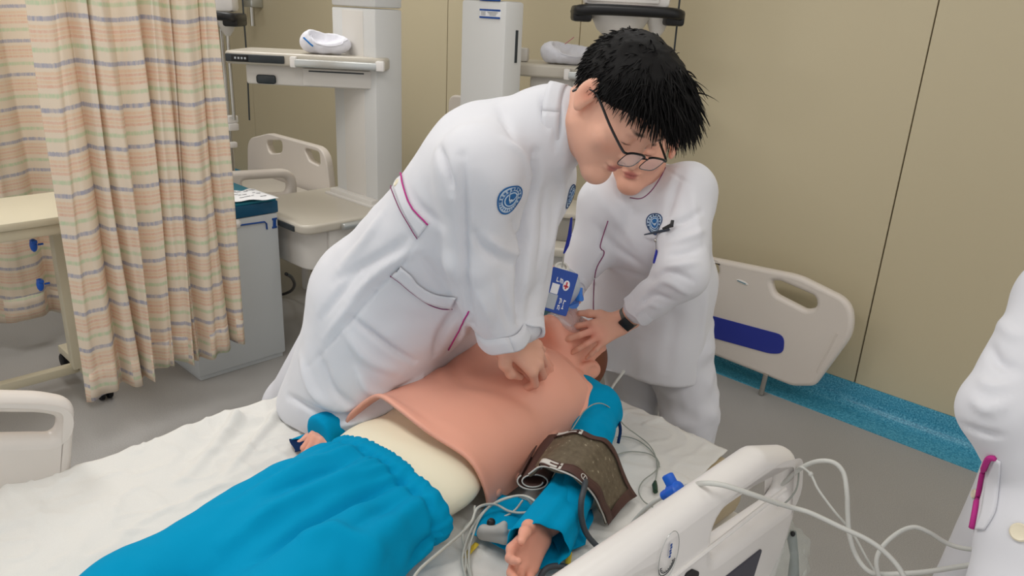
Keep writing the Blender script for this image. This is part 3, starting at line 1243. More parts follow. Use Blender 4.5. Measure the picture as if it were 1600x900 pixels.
ctrl = [wy(*p) for p in ((930, 362), (1110, 401), (1250, 429), (1333, 470), (1336, 520), (1275, 602), (1240, 602), (1096, 545), (930, 480))]
ol = fillet(ctrl, [0.02, 0.3, 0.3, 0.14, 0.3, 0.05, 0.12, 0.5, 0.02], 8)
ho = fillet([wy(*p) for p in ((1207, 437), (1222, 438), (1278, 462), (1279, 480), (1262, 483), (1213, 458))], 0.04, 5)
ho2 = fillet([wy(*p) for p in ((1090, 408), (1124, 411), (1126, 425), (1112, 434), (1090, 432))], 0.02, 5)
plate('board', ol, [ho, ho2], 0.045, 0.018, Matrix(((1, 0, 0, 0), (0, 0, -1, yb), (0, 1, 0, 0), (0, 0, 0, 1))), M_PLASTIC, bd, 4)
yn = yb - 0.024
pn = fillet([wy(*p, yn) for p in ((1020, 479), (1100, 490), (1200, 517), (1226, 524), (1224, 552), (1205, 553), (1100, 524), (1020, 500))], [0.01, 0.2, 0.2, 0.04, 0.04, 0.2, 0.2, 0.01], 6)
plate('navy_panel', pn, [], 0.004, 0.001, Matrix(((1, 0, 0, 0), (0, 0, -1, yn), (0, 1, 0, 0), (0, 0, 0, 1))), M_NAVY, bd)
lb = ony(1160, 441, yn)
MB(Matrix.Translation(v3(lb)) @ Matrix.Rotation(math.radians(8), 4, 'Y')).ell((0, 0, 0), (0.03, 0.0015, 0.008)).build('badge', M_WHITEPL, bd)
MB(Matrix.Translation(v3(lb)) @ Matrix.Rotation(math.radians(8), 4, 'Y')).box((-0.003, -0.002, -0.001), (0.042, 0.001, 0.003)).build('badge_text', M_TEALTOP, bd)
rb = [ony(*p, yn + 0.001) for p in ((1308, 521), (1296, 545), (1281, 572), (1277, 582))]
MB().tube(spline(rb, 5), 0.003, 6).build('moulded_rib', M_PLASTIC, bd)
pa_, pb_ = ony(1197, 585, yb - 0.03), onz(1189, 617, 0.0)
MB().tube([pa_, pa_ * 0.35 + pb_ * 0.65 + [0, 0, .004], pb_ + [0, 0, 0.004]], [0.013, 0.012, 0.012], 12).build('post', M_STEEL, bd)
MB().tube([pa_ + [-.55, 0, 0.0], (pa_[0] - .55, pa_[1] - 0.02, 0.003)], 0.012, 12).build('post', M_STEEL, bd)

bq = onz(846, 505, .36)
bn = thing('waste_bin', (bq[0], bq[1], 0), 'grey bin with a teal lid on the floor behind the manikin head', 'bin')
MB(rotz(40, (bq[0], bq[1], 0))).box((0, 0, .165), (.30, .30, .33), .02, taper=1.08).build('body', M_CABGREY, bn)
MB(rotz(40, (bq[0], bq[1], 0))).box((0, 0, .345), (.345, .345, .035), .012).build('lid', M_TEALTOP, bn)

# ================================================================ nurses' caps on the shelves


def cap(name, c, ux, L, H, W, label, stripe_at, turn):
    """soft folded white cap lying on its side, hollow towards the room"""
    ux = unit(ux)
    uy = np.array([-ux[1], ux[0], 0])
    M = frame_m(c, ux, uy, (0, 0, 1))
    R = np.array([ux, uy, [0, 0, 1]])
    t = thing(name, c, label, 'cap', 'nurse caps on the shelves')
    cr = Body()
    cr.ell(M @ Vector((0, 0, H * .44)), (L * .50, W * .50, H * .52), R)
    cr.ell(M @ Vector((-L * .30 * turn, 0, H * .55)), (L * .20, W * .46, H * .45), R, .03)
    cr.ell(M @ Vector((L * .06 * turn, -W * .26, H * .92)), (L * .36, W * .44, H * .50), R, .012, 's')
    cr.half(M @ Vector((0, 0, .002)), (0, 0, -1), .006)
    V, F = cr.mesh(.0045)
    V = V + normals(V, F) * (.004 * vnoise(V, 28, 3) + .002 * vnoise(V, 60, 5))[:, None]
    V[:, 2] = np.maximum(V[:, 2], c[2] + .001)
    crown = from_np('crown', V, F, M_CAPCLOTH, t)
    CS = Surf(V, F)
    rim = []
    for j in range(25):
        a = math.pi * (1.02 + .96 * j / 24)
        rim.append(CS.near(M @ Vector((L * .40 * math.cos(a) + L * .02 * turn, W * .52 * math.sin(a), H * (.50 + .12 * math.sin(a * 2 + turn)))), .001))
    MB().tube(rim, .0035, 6).build('rolled_edge', M_CAPCLOTH, t)
    if stripe_at:
        st_ = [CS.near(M @ Vector((L * (-.46 + .26 * s), -W * .55, H * (.72 - .42 * s ** 1.6))), .001) for s in np.linspace(0, 1, 9)]
        MB().tube(st_, .0035, 6).build('stripe', M_CAPBLUE, t)
    return t


cc = np.array(MU @ Vector((wU * .60, .10, .0555)))
cap('nurse_cap', cc, cv(1, 0, 0) * [1, 1, 0], 0.215, 0.10, 0.13, 'white nurse cap with a blue stripe on the left tower shelf', True, 1)
cc = MU2 @ Vector((0.24, 0.12, 0.0555))
cp2 = cap('nurse_cap', np.array(cc), cv(1, 0, 0) * [1, 1, 0], 0.25, 0.095, 0.14, 'white nurse cap lying on the shelf behind the dark haired head', False, 1)
pin = [np.array(cc) + cv(-0.02, 0.075, 0.05), np.array(cc) + cv(0.02, 0.105, 0.05)]
MB().tube(pin, 0.002, 6).build('hair_pin', mat('pin_pink', (196, 120, 130), 0.4), cp2)
gl = np.array(MU2 @ Vector((0.36, 0.09, 0.075)))
gb = thing('spectacles', gl, 'black framed spectacles lying next to the white cap on the shelf', 'glasses')
MB().tube(spline([gl + cv(-0.06, -0.015, 0.05), gl + cv(-0.03, 0.03, 0.05), gl + cv(0.01, 0.035, 0.04), gl + cv(0.05, 0.01, 0.03)], 6), 0.0045, 8).build('frame', M_BLACK, gb)
MB().tube(spline([gl + cv(-0.06, -0.015, 0.05), gl + cv(-0.02, -0.005, 0.05), gl + cv(0.02, 0.0, 0.04), gl + cv(0.05, 0.01, 0.03)], 6), 0.004, 8).build('temple', M_BLACK, gb)
# ================================================================ main bed
YAWB = math.radians(2.5)
BO = Matrix.Translation((-1.085, 1.55, 0)) @ Matrix.Rotation(-YAWB, 4, 'Z')
ZM = 0.575
M_MATT = mat('tan_mattress_vinyl', (196, 178, 146), 0.5, 0.3, bump=(60, 0.1, 0.002))
M_SHEET = mat('nonwoven_sheet', (228, 226, 221), 0.75, 0.2, bump=(140, 0.12, 0.002), grain=(500, 0.25, (214, 211, 205)))
M_SKINM = mat('manikin_vinyl_skin', (235, 170, 147), 0.42, 0.35, sss=0.05, bump=(30, 0.03, 0.002), grain=(5, 0.25, (228, 156, 134)))
M_BODYM = mat('manikin_body', (255, 255, 255), 0.45, 0.35, attr=True, sss=0.03)
M_MHAIR = mat('manikin_brown_hair', (116, 66, 42), 0.55, 0.3, bump=(120, 0.2, 0.002))
M_TEAL = mat('teal_scrub_cloth', (0, 148, 194), 0.85, 0.08, bump=(700, 0.1, 0.0006))
M_TEALD = mat('navy_lining', (16, 44, 84), 0.8, 0.1)
M_CUFF = mat('brown_cuff_cloth', (104, 92, 72), 0.75, 0.2, bump=(500, 0.25, 0.0008), grain=(70, 0.4, (84, 74, 58)))
M_CUFFB = mat('dark_brown_binding', (84, 58, 52), 0.6, 0.3)
M_YEL = mat('yellow_strap', (226, 196, 66), 0.6, 0.3)

bed = thing('hospital_bed', BO @ Vector((0, -1.0, 0)), 'white nursing bed carrying the teal clad manikin, side rails raised', 'bed')
MB(BO).box((-0.015, -1.0, ZM - 0.065), (0.93, 2.0, 0.13), 0.035, seg=3).build('mattress', M_MATT, bed)
MB(BO).box((0.0, -1.0, ZM - 0.165), (0.93, 2.0, 0.06), 0.015).build('mattress_platform', M_PLASTIC2, bed)
MB(BO).box((0, -1.0, 0.29), (0.5, 1.7, 0.10), 0.02).build('base_frame', M_PLASTIC2, bed)
for sx_ in (-0.36, 0.36):
    for sy_ in (-0.25, -1.75):
        MB(BO).box((sx_ * 0.6, sy_, 0.2), (0.05, 0.06, 0.34), 0.01).build('leg', M_PLASTIC2, bed)
        cst = MB(BO @ Matrix.Translation((sx_ * 0.6, sy_, 0.055)) @ Matrix.Rotation(math.pi / 2, 4, 'Y')).lathe(
            [(0, -0.02), (0.05, -0.02), (0.055, -0.012), (0.055, 0.012), (0.05, 0.02), (0, 0.02)], 20).build('caster', M_RUBBER, bed)


def rail_px(px_, py_, x0, yaw=YAWB):
    n = np.array([math.cos(yaw), -math.sin(yaw), 0])
    d = ray(px_, py_)
    t = (n @ (np.array([x0, 0, 0]) - CP)) / (n @ d)
    p = CP + d * t
    return (p[0] - x0) * math.sin(yaw) + p[1] * math.cos(yaw), p[2]


XN = -0.522
nr = [rail_px(*p, XN) for p in ((700, 1030), (905, 889), (1180, 699), (1231, 697), (1226, 790), (1176, 960), (1040, 1180), (700, 1300))]
nh = [rail_px(*p, XN + 0.0) for p in ((1094, 858), (1098, 798), (1196, 732), (1221, 726), (1220, 772))]
nh2 = [rail_px(*p, XN + 0.0) for p in ((800, 1075), (806, 1020), (960, 905), (1000, 885), (985, 940))]
nrail = rail_plate('side_rail', fillet(nr, [0.05, 0.3, 0.05, 0.055, 0.05, 0.05, 0.05, 0.05], 8), [fillet(nh, [0.02, 0.03, 0.06, 0.02, 0.02], 6), fillet(nh2, [0.02, 0.03, 0.03, 0.012, 0.03], 6)], XN, YAWB, M_WHITEPL, bed, 0.058, 0.027)
XO = XN + 0.0305


def railpt(px_, py_, lift=0.0):
    s, z = rail_px(px_, py_, XO + lift)
    return np.array([XO + lift + s * math.sin(YAWB), s * math.cos(YAWB), z])


MB().tube([railpt(*p, -0.001) for p in ((1227, 764), (1140, 832), (1050, 902), (980, 960))], 0.004, 8).build('moulded_rib', M_WHITEPL, nrail)


def railplate(name, pix, r, m, thick=0.003, lift=0.0):
    o = [rail_px(*p, XO + lift) for p in pix]
    return rail_plate(name, fillet(o, r, 5), [], XO + lift, YAWB, m, nrail, thick, 0.001)


M_PANELN = mat('charcoal_panel', (62, 62, 76), 0.35, 0.4)
railplate('control_panel', ((1191, 856), (1168, 930), (1060, 1010), (1085, 940)), 0.008, M_PANELN)
railplate('control_button', ((1070, 897), (1082, 889), (1092, 893), (1090, 905), (1070, 915)), 0.008, M_BLACK)
# angle gauge: clear dial with a blue legend, an arc and ticks
cg = railpt(1044, 868, 0.001)
au, av = np.array([math.sin(YAWB), math.cos(YAWB), 0]), np.array([0, 0, 1.0])


def gp(a, r, su=1.0, sv=1.0, l=0.0012):
    return cg + au * (math.cos(a) * r * su) + av * (math.sin(a) * r * sv) + np.array([l, 0, 0])


MB().tube([gp(a, 0.034, 0.72, 1.25) for a in np.linspace(0, 2 * math.pi, 40)], 0.0006, 6).build('gauge_rim', M_ALU, nrail)
g = MB()
for rr_ in (0.016, 0.020):
    g.tube([gp(a, rr_) + np.array([0, -.002, -.012]) for a in np.linspace(math.pi * 1.02, math.pi * 1.98, 18)], 0.0007, 6)
for a in np.linspace(math.pi * 1.05, math.pi * 1.95, 9):
    g.tube([gp(a, 0.0125) + np.array([0, -.002, -.012]), gp(a, 0.0155) + np.array([0, -.002, -.012])], 0.0005, 5)
tag(g.build('gauge_scale', M_DARK, nrail), kind='stuff')
g = MB()
for i in range(5):
    g.box(cg + np.array([0.0012, 0.003 + 0.001 * (i % 2), 0.018 - i * 0.0052]), (0.0008, 0.0042, 0.0034))
tag(g.build('gauge_lettering', M_BLUETAPE, nrail), kind='stuff')
XFAR = -1.662
fr_ = [rail_px(*p, XFAR) for p in ((-260, 640), (-200, 606), (60, 612), (116, 622), (107, 760), (100, 830), (-260, 900))]
fh = [rail_px(*p, XFAR) for p in ((-160, 640), (60, 642), (90, 648), (84, 676), (50, 676), (-160, 680))]
rail_plate('side_rail', fillet(fr_, [0.05, 0.05, 0.2, 0.075, 0.03, 0.02, 0.02], 8), [fillet(fh, [.02, .2, 0.03, 0.025, .2, .02], 6)], XFAR, YAWB, M_PLASTIC, bed, 0.055, 0.026)

# ---------------------------------------------------------------- sheet
NX, NYS = 170, 300
gx = np.linspace(-0.60, 0.385, NX)
gy = np.linspace(-1.97, -0.0, NYS)
GX, GY = np.meshgrid(gx, gy)
GX = np.where(GX > 0, GX * (1 + .14 * np.clip(-GY / .45, 0, 1)), GX)
Pn = np.stack([GX.ravel(), GY.ravel(), np.zeros(GX.size)], 1)
hgt = 0.006 * np.maximum(0, 1 - np.abs(vnoise(Pn * [1, 0.7, 1] + 0.05 * vnoise(Pn, 6, 5)[:, None], 9, 2)) * 4)
hgt += 0.004 * np.maximum(0, 1 - np.abs(vnoise(Pn + 0.03 * vnoise(Pn, 12, 9)[:, None], 21, 4)) * 4)
hgt += 0.0015 * vnoise(Pn, 40, 8)
# bunched, lifted far edge
edge = np.clip((-0.40 - Pn[:, 0]) / 0.1, 0, 1)
yl = Pn[:, 1]
lift = np.exp(-((yl + 0.82) / 0.22) ** 2)
hgt += edge * (0.006 + 0.020 * lift) * np.clip((Pn[:, 0] + 0.56) / 0.03, 0, 1)
# folds radiating from the kneeling nurse
for q0, q1, w_, a_h in (((-0.45, -0.83), (-0.30, -1.02), 0.014, 0.022), ((-0.42, -0.74), (-0.26, -0.95), 0.011, 0.022), ((-0.46, -0.95), (-0.28, -1.15), 0.03, 0.007),
                        ((-0.5, -1.3), (0.0, -1.22), 0.02, 0.008), ((-0.45, -1.45), (-0.1, -1.75), 0.018, 0.008), ((-0.4, -1.6), (-0.38, -1.2), 0.015, 0.006),
                        ((0.1, -0.3), (0.38, -0.5), 0.02, 0.006), ((0.1, -0.12), (0.38, -0.2), 0.02, 0.005)):
    d_, t_ = seg_dist(Pn, [np.array([*q0, 0]), np.array([*q1, 0])])
    hgt += a_h * np.exp(-(d_ / w_) ** 2) * (1 - 0.7 * t_)
zz = ZM + 0.004 + hgt
over = np.maximum(0, -0.484 - Pn[:, 0])
zz = np.where(over > 0, zz - over * 2.2 + 0.01 * np.clip(over * 20, 0, 1), zz)
xx = np.where(over > 0, -0.488 - np.minimum(over * 0.3, 0.035) - 0.004 * np.sin(yl * 30) * np.clip(over * 10, 0, 1), Pn[:, 0])
rows = np.stack([xx, Pn[:, 1], zz], 1)
W = np.array([list(BO @ Vector(p)) for p in rows.tolist()]).reshape(NYS, NX, 3)
tag(sheet('bed_sheet', list(W), 0.0008, M_SHEET), 'crumpled white disposable sheet spread under the manikin on the bed', 'sheet')

# ================================================================ manikin
mk = thing('training_manikin', (-1.1, 0.9, ZM), 'resuscitation training manikin in teal trousers lying bare chested on the bed', 'manikin')
CREAM, PINK = np.array(lin((242, 234, 208))), np.array(lin((238, 170, 146)))
XH, YH = np.array([-0.998, 0.05, 0.04]), np.array([0.05, 0.27, 0.96])
YH = unit(YH)
ZH = unit(np.cross(XH, YH))
XH = unit(np.cross(YH, ZH))
HC = np.array([-1.150, 1.462, 0.700])


def head_prims(B, c, X, Y, Z, s=1.0, neck=True, female=False, ear=1.0):
    def w(p):
        return c + s * (X * p[0] + Y * p[1] + Z * p[2])
    R = np.array([X, Y, Z])
    e = lambda p, r, k=0.02, op='u': B.ell(w(p), np.array(r) * s, R, k * s, op)
    e((0, -.014, .036), (.076, .096, .086))
    e((0, .026, -.035), (.062, .066, .078), 0.03)
    for q in (-1, 1):
        B.cone(w((q * .050, .0, -.058)), w((q * .012, .070, -.098)), .020 * s, .018 * s, .025 * s)
        e((q * .040, .058, -.022), (.027, .022, .026), .02)
    e((0, .076, -.101), (.022, .018, .018), .02)
    B.cone(w((-.034, .078, .024)), w((.034, .078, .024)), .014 * s, .014 * s, .02 * s)
    for q in (-1, 1):
        e((q * .032, .103, .004), (.019, .016, .012), .012, 's')
        e((q * .031, .074, .002), (.0165, .0155, .0125), .004)
    B.cone(w((0, .084, .014)), w((0, .108, -.027)), .0080 * s, .0120 * s, .012 * s)
    for q in (-1, 1):
        e((q * .012, .096, -.031), (.008, .010, .007), .006)
    e((0, .087, -.0575), (.024, .0105, .0062), .004)
    e((0, .085, -.0690), (.020, .0105, .0068), .004)
    for q in (-1, 1):
        Re = np.array([unit(X + q * 0.25 * Y), unit(Y - q * 0.25 * X), Z])
        B.ell(w((q * .081, -.014, .0)), np.array((.0085, .019, .033)) * s * ear, Re, .006 * s)
        B.ell(w((q * .079, -.008, -.027)), np.array((.007, .010, .012)) * s * ear, Re, .006 * s)
        B.ell(w((q * .0945 * (1 + .1 * (ear - 1)), -.007, .002)), np.array((.0105, .0115, .020)) * s * ear, Re, .003 * s, 's')
    if neck:
        B.cone(w((0, -.030, -.055)), w((0, -.052, -.165)), (.052 if female else .056) * s, (.053 if female else .060) * s, .03 * s)
    return w


mb = Body()
# torso, pelvis, legs (mostly under clothes)
for y, x, wd, zt in ((0.62, -1.02, .12, .65), (0.72, -1.05, .13, .668), (0.86, -1.08, .176, .718), (1.06, -1.11, .17, .752), (1.2, -1.125, .17, .752), (1.30, -1.13, .155, .735)):
    hz = (zt - ZM - 0.008) / 2
    mb.ell((x, y, ZM + 0.008 + hz), (wd, 0.15, hz), None, 0.06)
for sg in (-1, 1):
    mb.chain([(-1.03 + sg * .085, .64, .635), (-.945 + sg * .10, .28, .645), (-.86 + sg * .11, -.12, .63)], [.044, .044, .040], 0.03)
    mb.cone((-.855 + sg * .11, -.14, .63), (-.84 + sg * .13, -.20, .70), .04, .028, .03)
# neck, head, shoulders
head_w = head_prims(mb, HC, XH, YH, ZH, 1.04, neck=False, ear=1.25)
mb.cone(HC - ZH * .05 - YH * .03, (-1.128, 1.315, .675), .055, .062, 0.03)
mb.cone((-1.25, 1.315, .665), (-1.0, 1.315, .665), .055, .055, 0.04)
# near arm with its hand, far arm


def hand_prims(B, W, X, Y, Z, side, curl, splay=(-9, -2, 5, 12), s=1.0, thumb=None, kf=0.004, spread=1.0):
    """X towards the little-finger side for a right hand (side=1), Y along the fingers, Z out of the back of the hand.
    curl: per finger (mcp, pip, dip) in degrees"""
    W = np.asarray(W, float)
    X = X * side

    def w(p):
        return W + s * (X * p[0] + Y * p[1] + Z * p[2])
    mcp = [(-.028 * spread, .084, .0), (-.0085 * spread, .089, .003), (.0105 * spread, .084, .001), (.028 * spread, .074, -.003)]
    B.cone(w((-.010, -.03, 0)), w((-.012, .012, -.001)), .020 * s, .020 * s, .02 * s)
    B.cone(w((.010, -.03, 0)), w((.010, .012, -.001)), .020 * s, .019 * s, .012 * s)
    for i, m in enumerate(mcp):
        B.cone(w((-.014 + .010 * i, .012, -.003)), w((m[0], m[1], m[2] - .003)), .0155 * s, .0118 * s, .014 * s)
    lens = [(.040, .024, .019), (.044, .028, .020), (.041, .026, .020), (.032, .019, .017)]
    rad = [(.0098, .0088, .0080, .0066), (.0100, .0090, .0082, .0066), (.0095, .0086, .0078, .0063), (.0084, .0075, .0068, .0056)]
    tips = []
    for i in range(4):
        p = np.array(mcp[i])
        a = 0.0
        sp = math.radians(splay[i])
        for j in range(3):
            a += math.radians(curl[i][j])
            d = np.array([math.sin(sp) * math.cos(a), math.cos(sp) * math.cos(a), -math.sin(a)])
            q = p + d * lens[i][j]
            B.cone(w(p), w(q), rad[i][j] * s, rad[i][j + 1] * s, (kf if j else .007) * s)
            p = q
        tips.append((w(p), w(p - d * .006) , w))
    th = thumb or [(-.022, .018, -.010), (-.047, .050, -.020), (-.060, .080, -.026), (-.066, .106, -.030)]
    B.chain([w(p) for p in th], [.0150 * s, .0122 * s, .0108 * s, .0082 * s], .008 * s)
    return tips, w(th[-1])


sh_n = np.array([-0.965, 1.33, .655])
el_n = np.array([-0.838, 1.150, .636])
wr_n = np.array([-0.762, 0.962, .638])
mb.chain([sh_n, el_n, wr_n], [.046, .034, .024], 0.03)
yd = unit(np.array([0.30, -0.93, -0.12]))
xd = unit(np.array([0.55, 0.2, -0.75]))
zd = unit(np.cross(xd, yd))
xd = unit(np.cross(yd, zd))
hand_prims(mb, wr_n + np.array([0, -.040, -.004]), xd, yd, zd, 1, [(30, 25, 12), (22, 22, 12), (18, 20, 12), (15, 18, 10)], splay=(-6, -1, 4, 10), s=0.95,
           thumb=[(-.02, .015, -.012), (-.037, .038, -.024), (-.043, .066, -.036), (-.042, .092, -.042)])
sh_f = np.array([-1.29, 1.32, .655])
el_f = np.array([-1.37, 1.06, .628])
wr_f = np.array([-1.335, .885, .628])
mb.chain([sh_f, el_f, wr_f], [.050, .040, .027], 0.03)
hand_prims(mb, wr_f, np.array([-1., 0, 0]), unit(np.array([0.18, -1., -0.05])), np.array([0, 0, 1.]), -1, [(40, 55, 25)] * 4, s=0.9)
V, F = mb.mesh(0.0038)
tint = np.tile(PINK, (len(V), 1))
cm = (V[:, 1] > 0.58) & (V[:, 1] < 1.20) & (V[:, 0] > -1.285) & (V[:, 0] < -.868)
tint[cm] = CREAM
from_np('body', V, F, M_BODYM, mk, tint=tint)
# hair: brown moulded cap at the back of the head
hb_ = Body()
hb_.ell(HC - YH * .022 + ZH * .040, (.083, .098, .092), np.array([XH, YH, ZH]))
hb_.cone(HC - YH * .05 - ZH * 0.01, HC - YH * .052 - ZH * 0.075, .060, .050, 0.03)
hb_.half(HC - YH * .012 - ZH * .02, unit(YH * 1.0 - ZH * 0.75), 0.008)
V, F = hb_.mesh(0.004)
from_np('hair', V, F, M_MHAIR, mk)
# pink rubber chest skin: open loft with a wavy lower hem
NS, NA = 70, 84
rows = []
for i in range(NS):
    t = i / (NS - 1)
    wv = np.interp(t, [0, .2, .45, .7, .86, .95, 1.0], [.192, .186, .184, .196, .190, .150, .098])
    ht = np.interp(t, [0, .08, .3, .5, .72, .86, .95, 1.0], [.748, .760, .762, .776, .790, .772, .750, .735])
    row = []
    for j in range(NA):
        a = math.pi * (-0.04 + 1.08 * j / (NA - 1))
        ca, sa = math.cos(a), math.sin(a)
        ex = 2 / 2.45
        cx = math.copysign(abs(ca) ** ex, ca)
        cz = math.copysign(abs(sa) ** ex, sa)
        x = cx * wv
        zc = ZM + 0.035
        z = zc + cz * (ht - zc) if cz > 0 else zc + cz * 0.05
        y0 = 0.866 + 0.060 * max(0, ca) ** 2 - 0.006 * math.sin(a * 5)
        y = y0 + t * (1.385 - y0)
        # lifted lip with a kink in the hem
        lip = math.exp(-(t / 0.05) ** 2)
        z += 0.016 * lip * max(0, sa) * (1 + 0.9 * math.sin(a * 4.0 + 0.6))
        x += 0.006 * lip * ca
        # chest relief: breastbone furrow, rib edge, shoulder hollows
        xr = x / 0.19
        z -= 0.010 * math.exp(-(xr / 0.16) ** 2) * math.exp(-((t - .68) / .2) ** 2) * (sa > 0)
        z -= 0.007 * math.exp(-((t - .36 - .16 * abs(xr)) / .045) ** 2) * (sa > 0.3)
        z -= 0.012 * math.exp(-((abs(xr) - .55) / .2) ** 2) * math.exp(-((t - .93) / .05) ** 2) * (sa > 0.2)
        z += 0.006 * math.exp(-((abs(xr) - .5) / .3) ** 2) * math.exp(-((t - .72) / .12) ** 2) * (sa > 0.2)
        xc = -1.098 - 0.038 * t
        row.append((xc + x, y, z))
    rows.append(row)
skin = sheet('chest_skin', rows, 0.007, M_SKINM, mk, offset=0.0)
SK = Surf(np.array(rows).reshape(-1, 3), np.array([(i * NA + j, i * NA + j + 1, (i + 1) * NA + j + 1, (i + 1) * NA + j) for i in range(NS - 1) for j in range(NA - 1)]))
for px_, py_ in ((808, 745), (777, 770), (844, 714)):
    p, n = SK.hit(px_, py_)
    if n @ ray(px_, py_) > 0:
        n = -n
    t1_ = unit(np.cross(n, (0, 0, 1)))
    MB(frame_m(p + n * .002, t1_, np.cross(n, t1_), n)).lathe([(0, 0), (.0095, 0), (.0095, .002), (.007, .0042), (0, .0048)], 18).build('snap_button', M_SKINM, skin)
for px_, py_ in ((742, 543), (672, 641)):
    p, n = SK.hit(px_, py_)
    MB().ell(p, (.005, .005, .004), seg=10).build('nipple' if py_ < 600 else 'navel_mark', M_SKINM, skin)

# ---------------------------------------------------------------- teal trousers
pb_ = Body()
for y, x, wd, zt in ((0.80, -1.050, .186, .716), (0.70, -1.034, .192, .714), (0.60, -1.014, .194, .710), (0.50, -.990, .190, .706)):
    hz = (zt - ZM - 0.012) / 2
    pb_.ell((x, y - 0.03, ZM + 0.012 + hz), (wd, 0.13, hz), None, 0.06)
for sg, sp_ in ((-1, 1.0), (1, 1.0)):
    pb_.chain([(-1.02 + sg * .095, .62, .654), (-.948 + sg * .105, .30, .656), (-.86 + sg * .112, -.10, .635)], [.078, .078, .064], 0.035)
pb_.half((-1.05, 0.802, .66), unit(np.array([0.0, 1.0, -0.12])), 0.004)
pb_.half((-.88, -0.10, .68), np.array([0, -1., 0]), 0.004)
V, F = pb_.mesh(0.0055)
V = relax(V, F, 2)
N = normals(V, F)
# gathered elastic waist
al = unit(np.array([0.0, 1.0, -0.12]))
sd = -((V - np.array([-1.05, 0.802, .66])) @ al)
ang = np.arctan2(V[:, 2] - .63, (V[:, 0] + 1.06) * 0.8)
gath = np.exp(-(sd / 0.030) ** 2)
dsp = gath * 0.0015 * np.sin(ang * 54 + 3 * np.sin(ang * 7) + sd * 40) + 0.004 * gath
dsp += -0.009 * np.exp(-((sd - 0.040) / 0.009) ** 2) * (1 + 0.4 * np.sin(ang * 30))
dsp += 0.003 * np.exp(-((sd - 0.07) / 0.035) ** 2) * np.sin(ang * 23 + 2 * np.sin(ang * 5))


def pfold(poly, w_, a_h, z=0.70):
    global dsp
    a_h *= 1.7
    P3 = [onz(p[0], p[1], z) for p in poly]
    d_, t_ = seg_dist(V[:, :2], [q[:2] for q in P3])
    dsp += a_h * np.exp(-(d_ / w_) ** 2) * np.sin(np.clip(t_, 0.02, .98) * math.pi) ** 0.6 * (N[:, 2] > 0)


pfold([(650, 745), (575, 785), (470, 845), (395, 895)], 0.013, -0.014)
pfold([(610, 735), (520, 775), (420, 822), (330, 880)], 0.022, 0.012)
pfold([(560, 712), (480, 745), (400, 790)], 0.018, 0.007)
pfold([(580, 722), (500, 762), (420, 800)], 0.012, -0.006)
pfold([(690, 770), (640, 800), (590, 850), (560, 900)], 0.022, 0.010)
pfold([(700, 790), (660, 830), (640, 890)], 0.014, -0.008)
pfold([(660, 770), (600, 810), (540, 860)], 0.014, -0.006)
pfold([(480, 730), (430, 760), (340, 815)], 0.015, -0.005)
pfold([(460, 870), (520, 855), (600, 870)], 0.02, 0.009, .70)
dsp += 0.002 * vnoise(V * [1, .6, 1], 14, 6) + 0.0018 * vnoise(V, 34, 3)
V = V + N * dsp[:, None]
V[:, 2] = np.maximum(V[:, 2], ZM + 0.012)
from_np('trousers', V, F, M_TEAL, mk)

# ---------------------------------------------------------------- teal shirt: sleeves and open flaps
sl = Body()
sl.chain([(-1.03, 1.375, .652), sh_n + [0.012, 0.012, 0], el_n + [0, 0, .004]], [.052, .055, .042], 0.02)
sl.chain([el_n + [0, 0, .004], wr_n + [0.0, .05, 0.0]], [.042, .038], 0.02)
sl.half(wr_n + [-0.012, 0.025, 0], unit(np.array([0.25, -1, 0])), 0.003)
V, F = sl.mesh(0.0045)
N = normals(V, F)
V = V + N * (0.005 * vnoise(V, 20, 2) + 0.003 * vnoise(V, 45, 6))[:, None]
V[:, 2] = np.maximum(V[:, 2], ZM + 0.006)
shirt = from_np('shirt_sleeve', V, F, M_TEAL, mk)
# open cuff of the near sleeve: a flaring tube with a visible dark inside
rows = []
ax_ = unit(wr_n - el_n)
s_ = unit(np.cross(ax_, (0, 0, 1)))
u_ = np.cross(s_, ax_)
for i in range(9):
    t = i / 8
    c_ = el_n * (1 - t) + wr_n * t + ax_ * (0.03 + 0.055 * t)
    row = []
    for j in range(37):
        a = 2 * math.pi * j / 36
        r_ = 0.036 + 0.010 * t * (1 + 0.4 * math.sin(2 * a + 1)) + 0.003 * math.sin(a * 7 + t * 4)
        p = c_ + (s_ * math.cos(a) * 1.12 + u_ * math.sin(a)) * r_ + ax_ * 0.02 * t * math.cos(a + 0.5)
        p[2] = max(p[2], ZM + 0.010)
        row.append(p)
    rows.append(row)
sheet('sleeve_cuff', rows, 0.002, M_TEAL, shirt)


def flap(name, pix, seed, amp, m=M_TEAL, n=26, zb=None, parent=mk):
    """four-sided cloth flap lying on the sheet; pix = corner pixels with heights, bilinear with crumples"""
    c_ = [onz(p[0], p[1], p[2]) for p in pix]
    rows = []
    for i in range(n):
        t = i / (n - 1)
        row = []
        for j in range(n):
            s = j / (n - 1)
            p = (c_[0] * (1 - s) + c_[1] * s) * (1 - t) + (c_[3] * (1 - s) + c_[2] * s) * t
            row.append(p)
        rows.append(row)
    Vv = np.array(rows).reshape(-1, 3)
    Vv[:, 2] += amp * (vnoise(Vv, 14, seed) + 0.5 * vnoise(Vv, 30, seed + 1) + 0.6)
    ed = 0.006 * vnoise(Vv, 25, seed + 4)
    Vv[:, 0] += ed
    Vv[:, 1] += ed
    Vv[:, 2] = np.maximum(Vv[:, 2], ZM + 0.016)
    return sheet(name, list(Vv.reshape(n, n, 3)), 0.002, m, parent)


fl = flap('shirt_flap', [(738, 838, .60), (770, 768, .612), (862, 800, .61), (818, 868, .597)], 3, 0.010)
flap('shirt_flap', [(862, 800, .605), (925, 800, .60), (918, 852, .597), (868, 872, .597)], 5, 0.006)
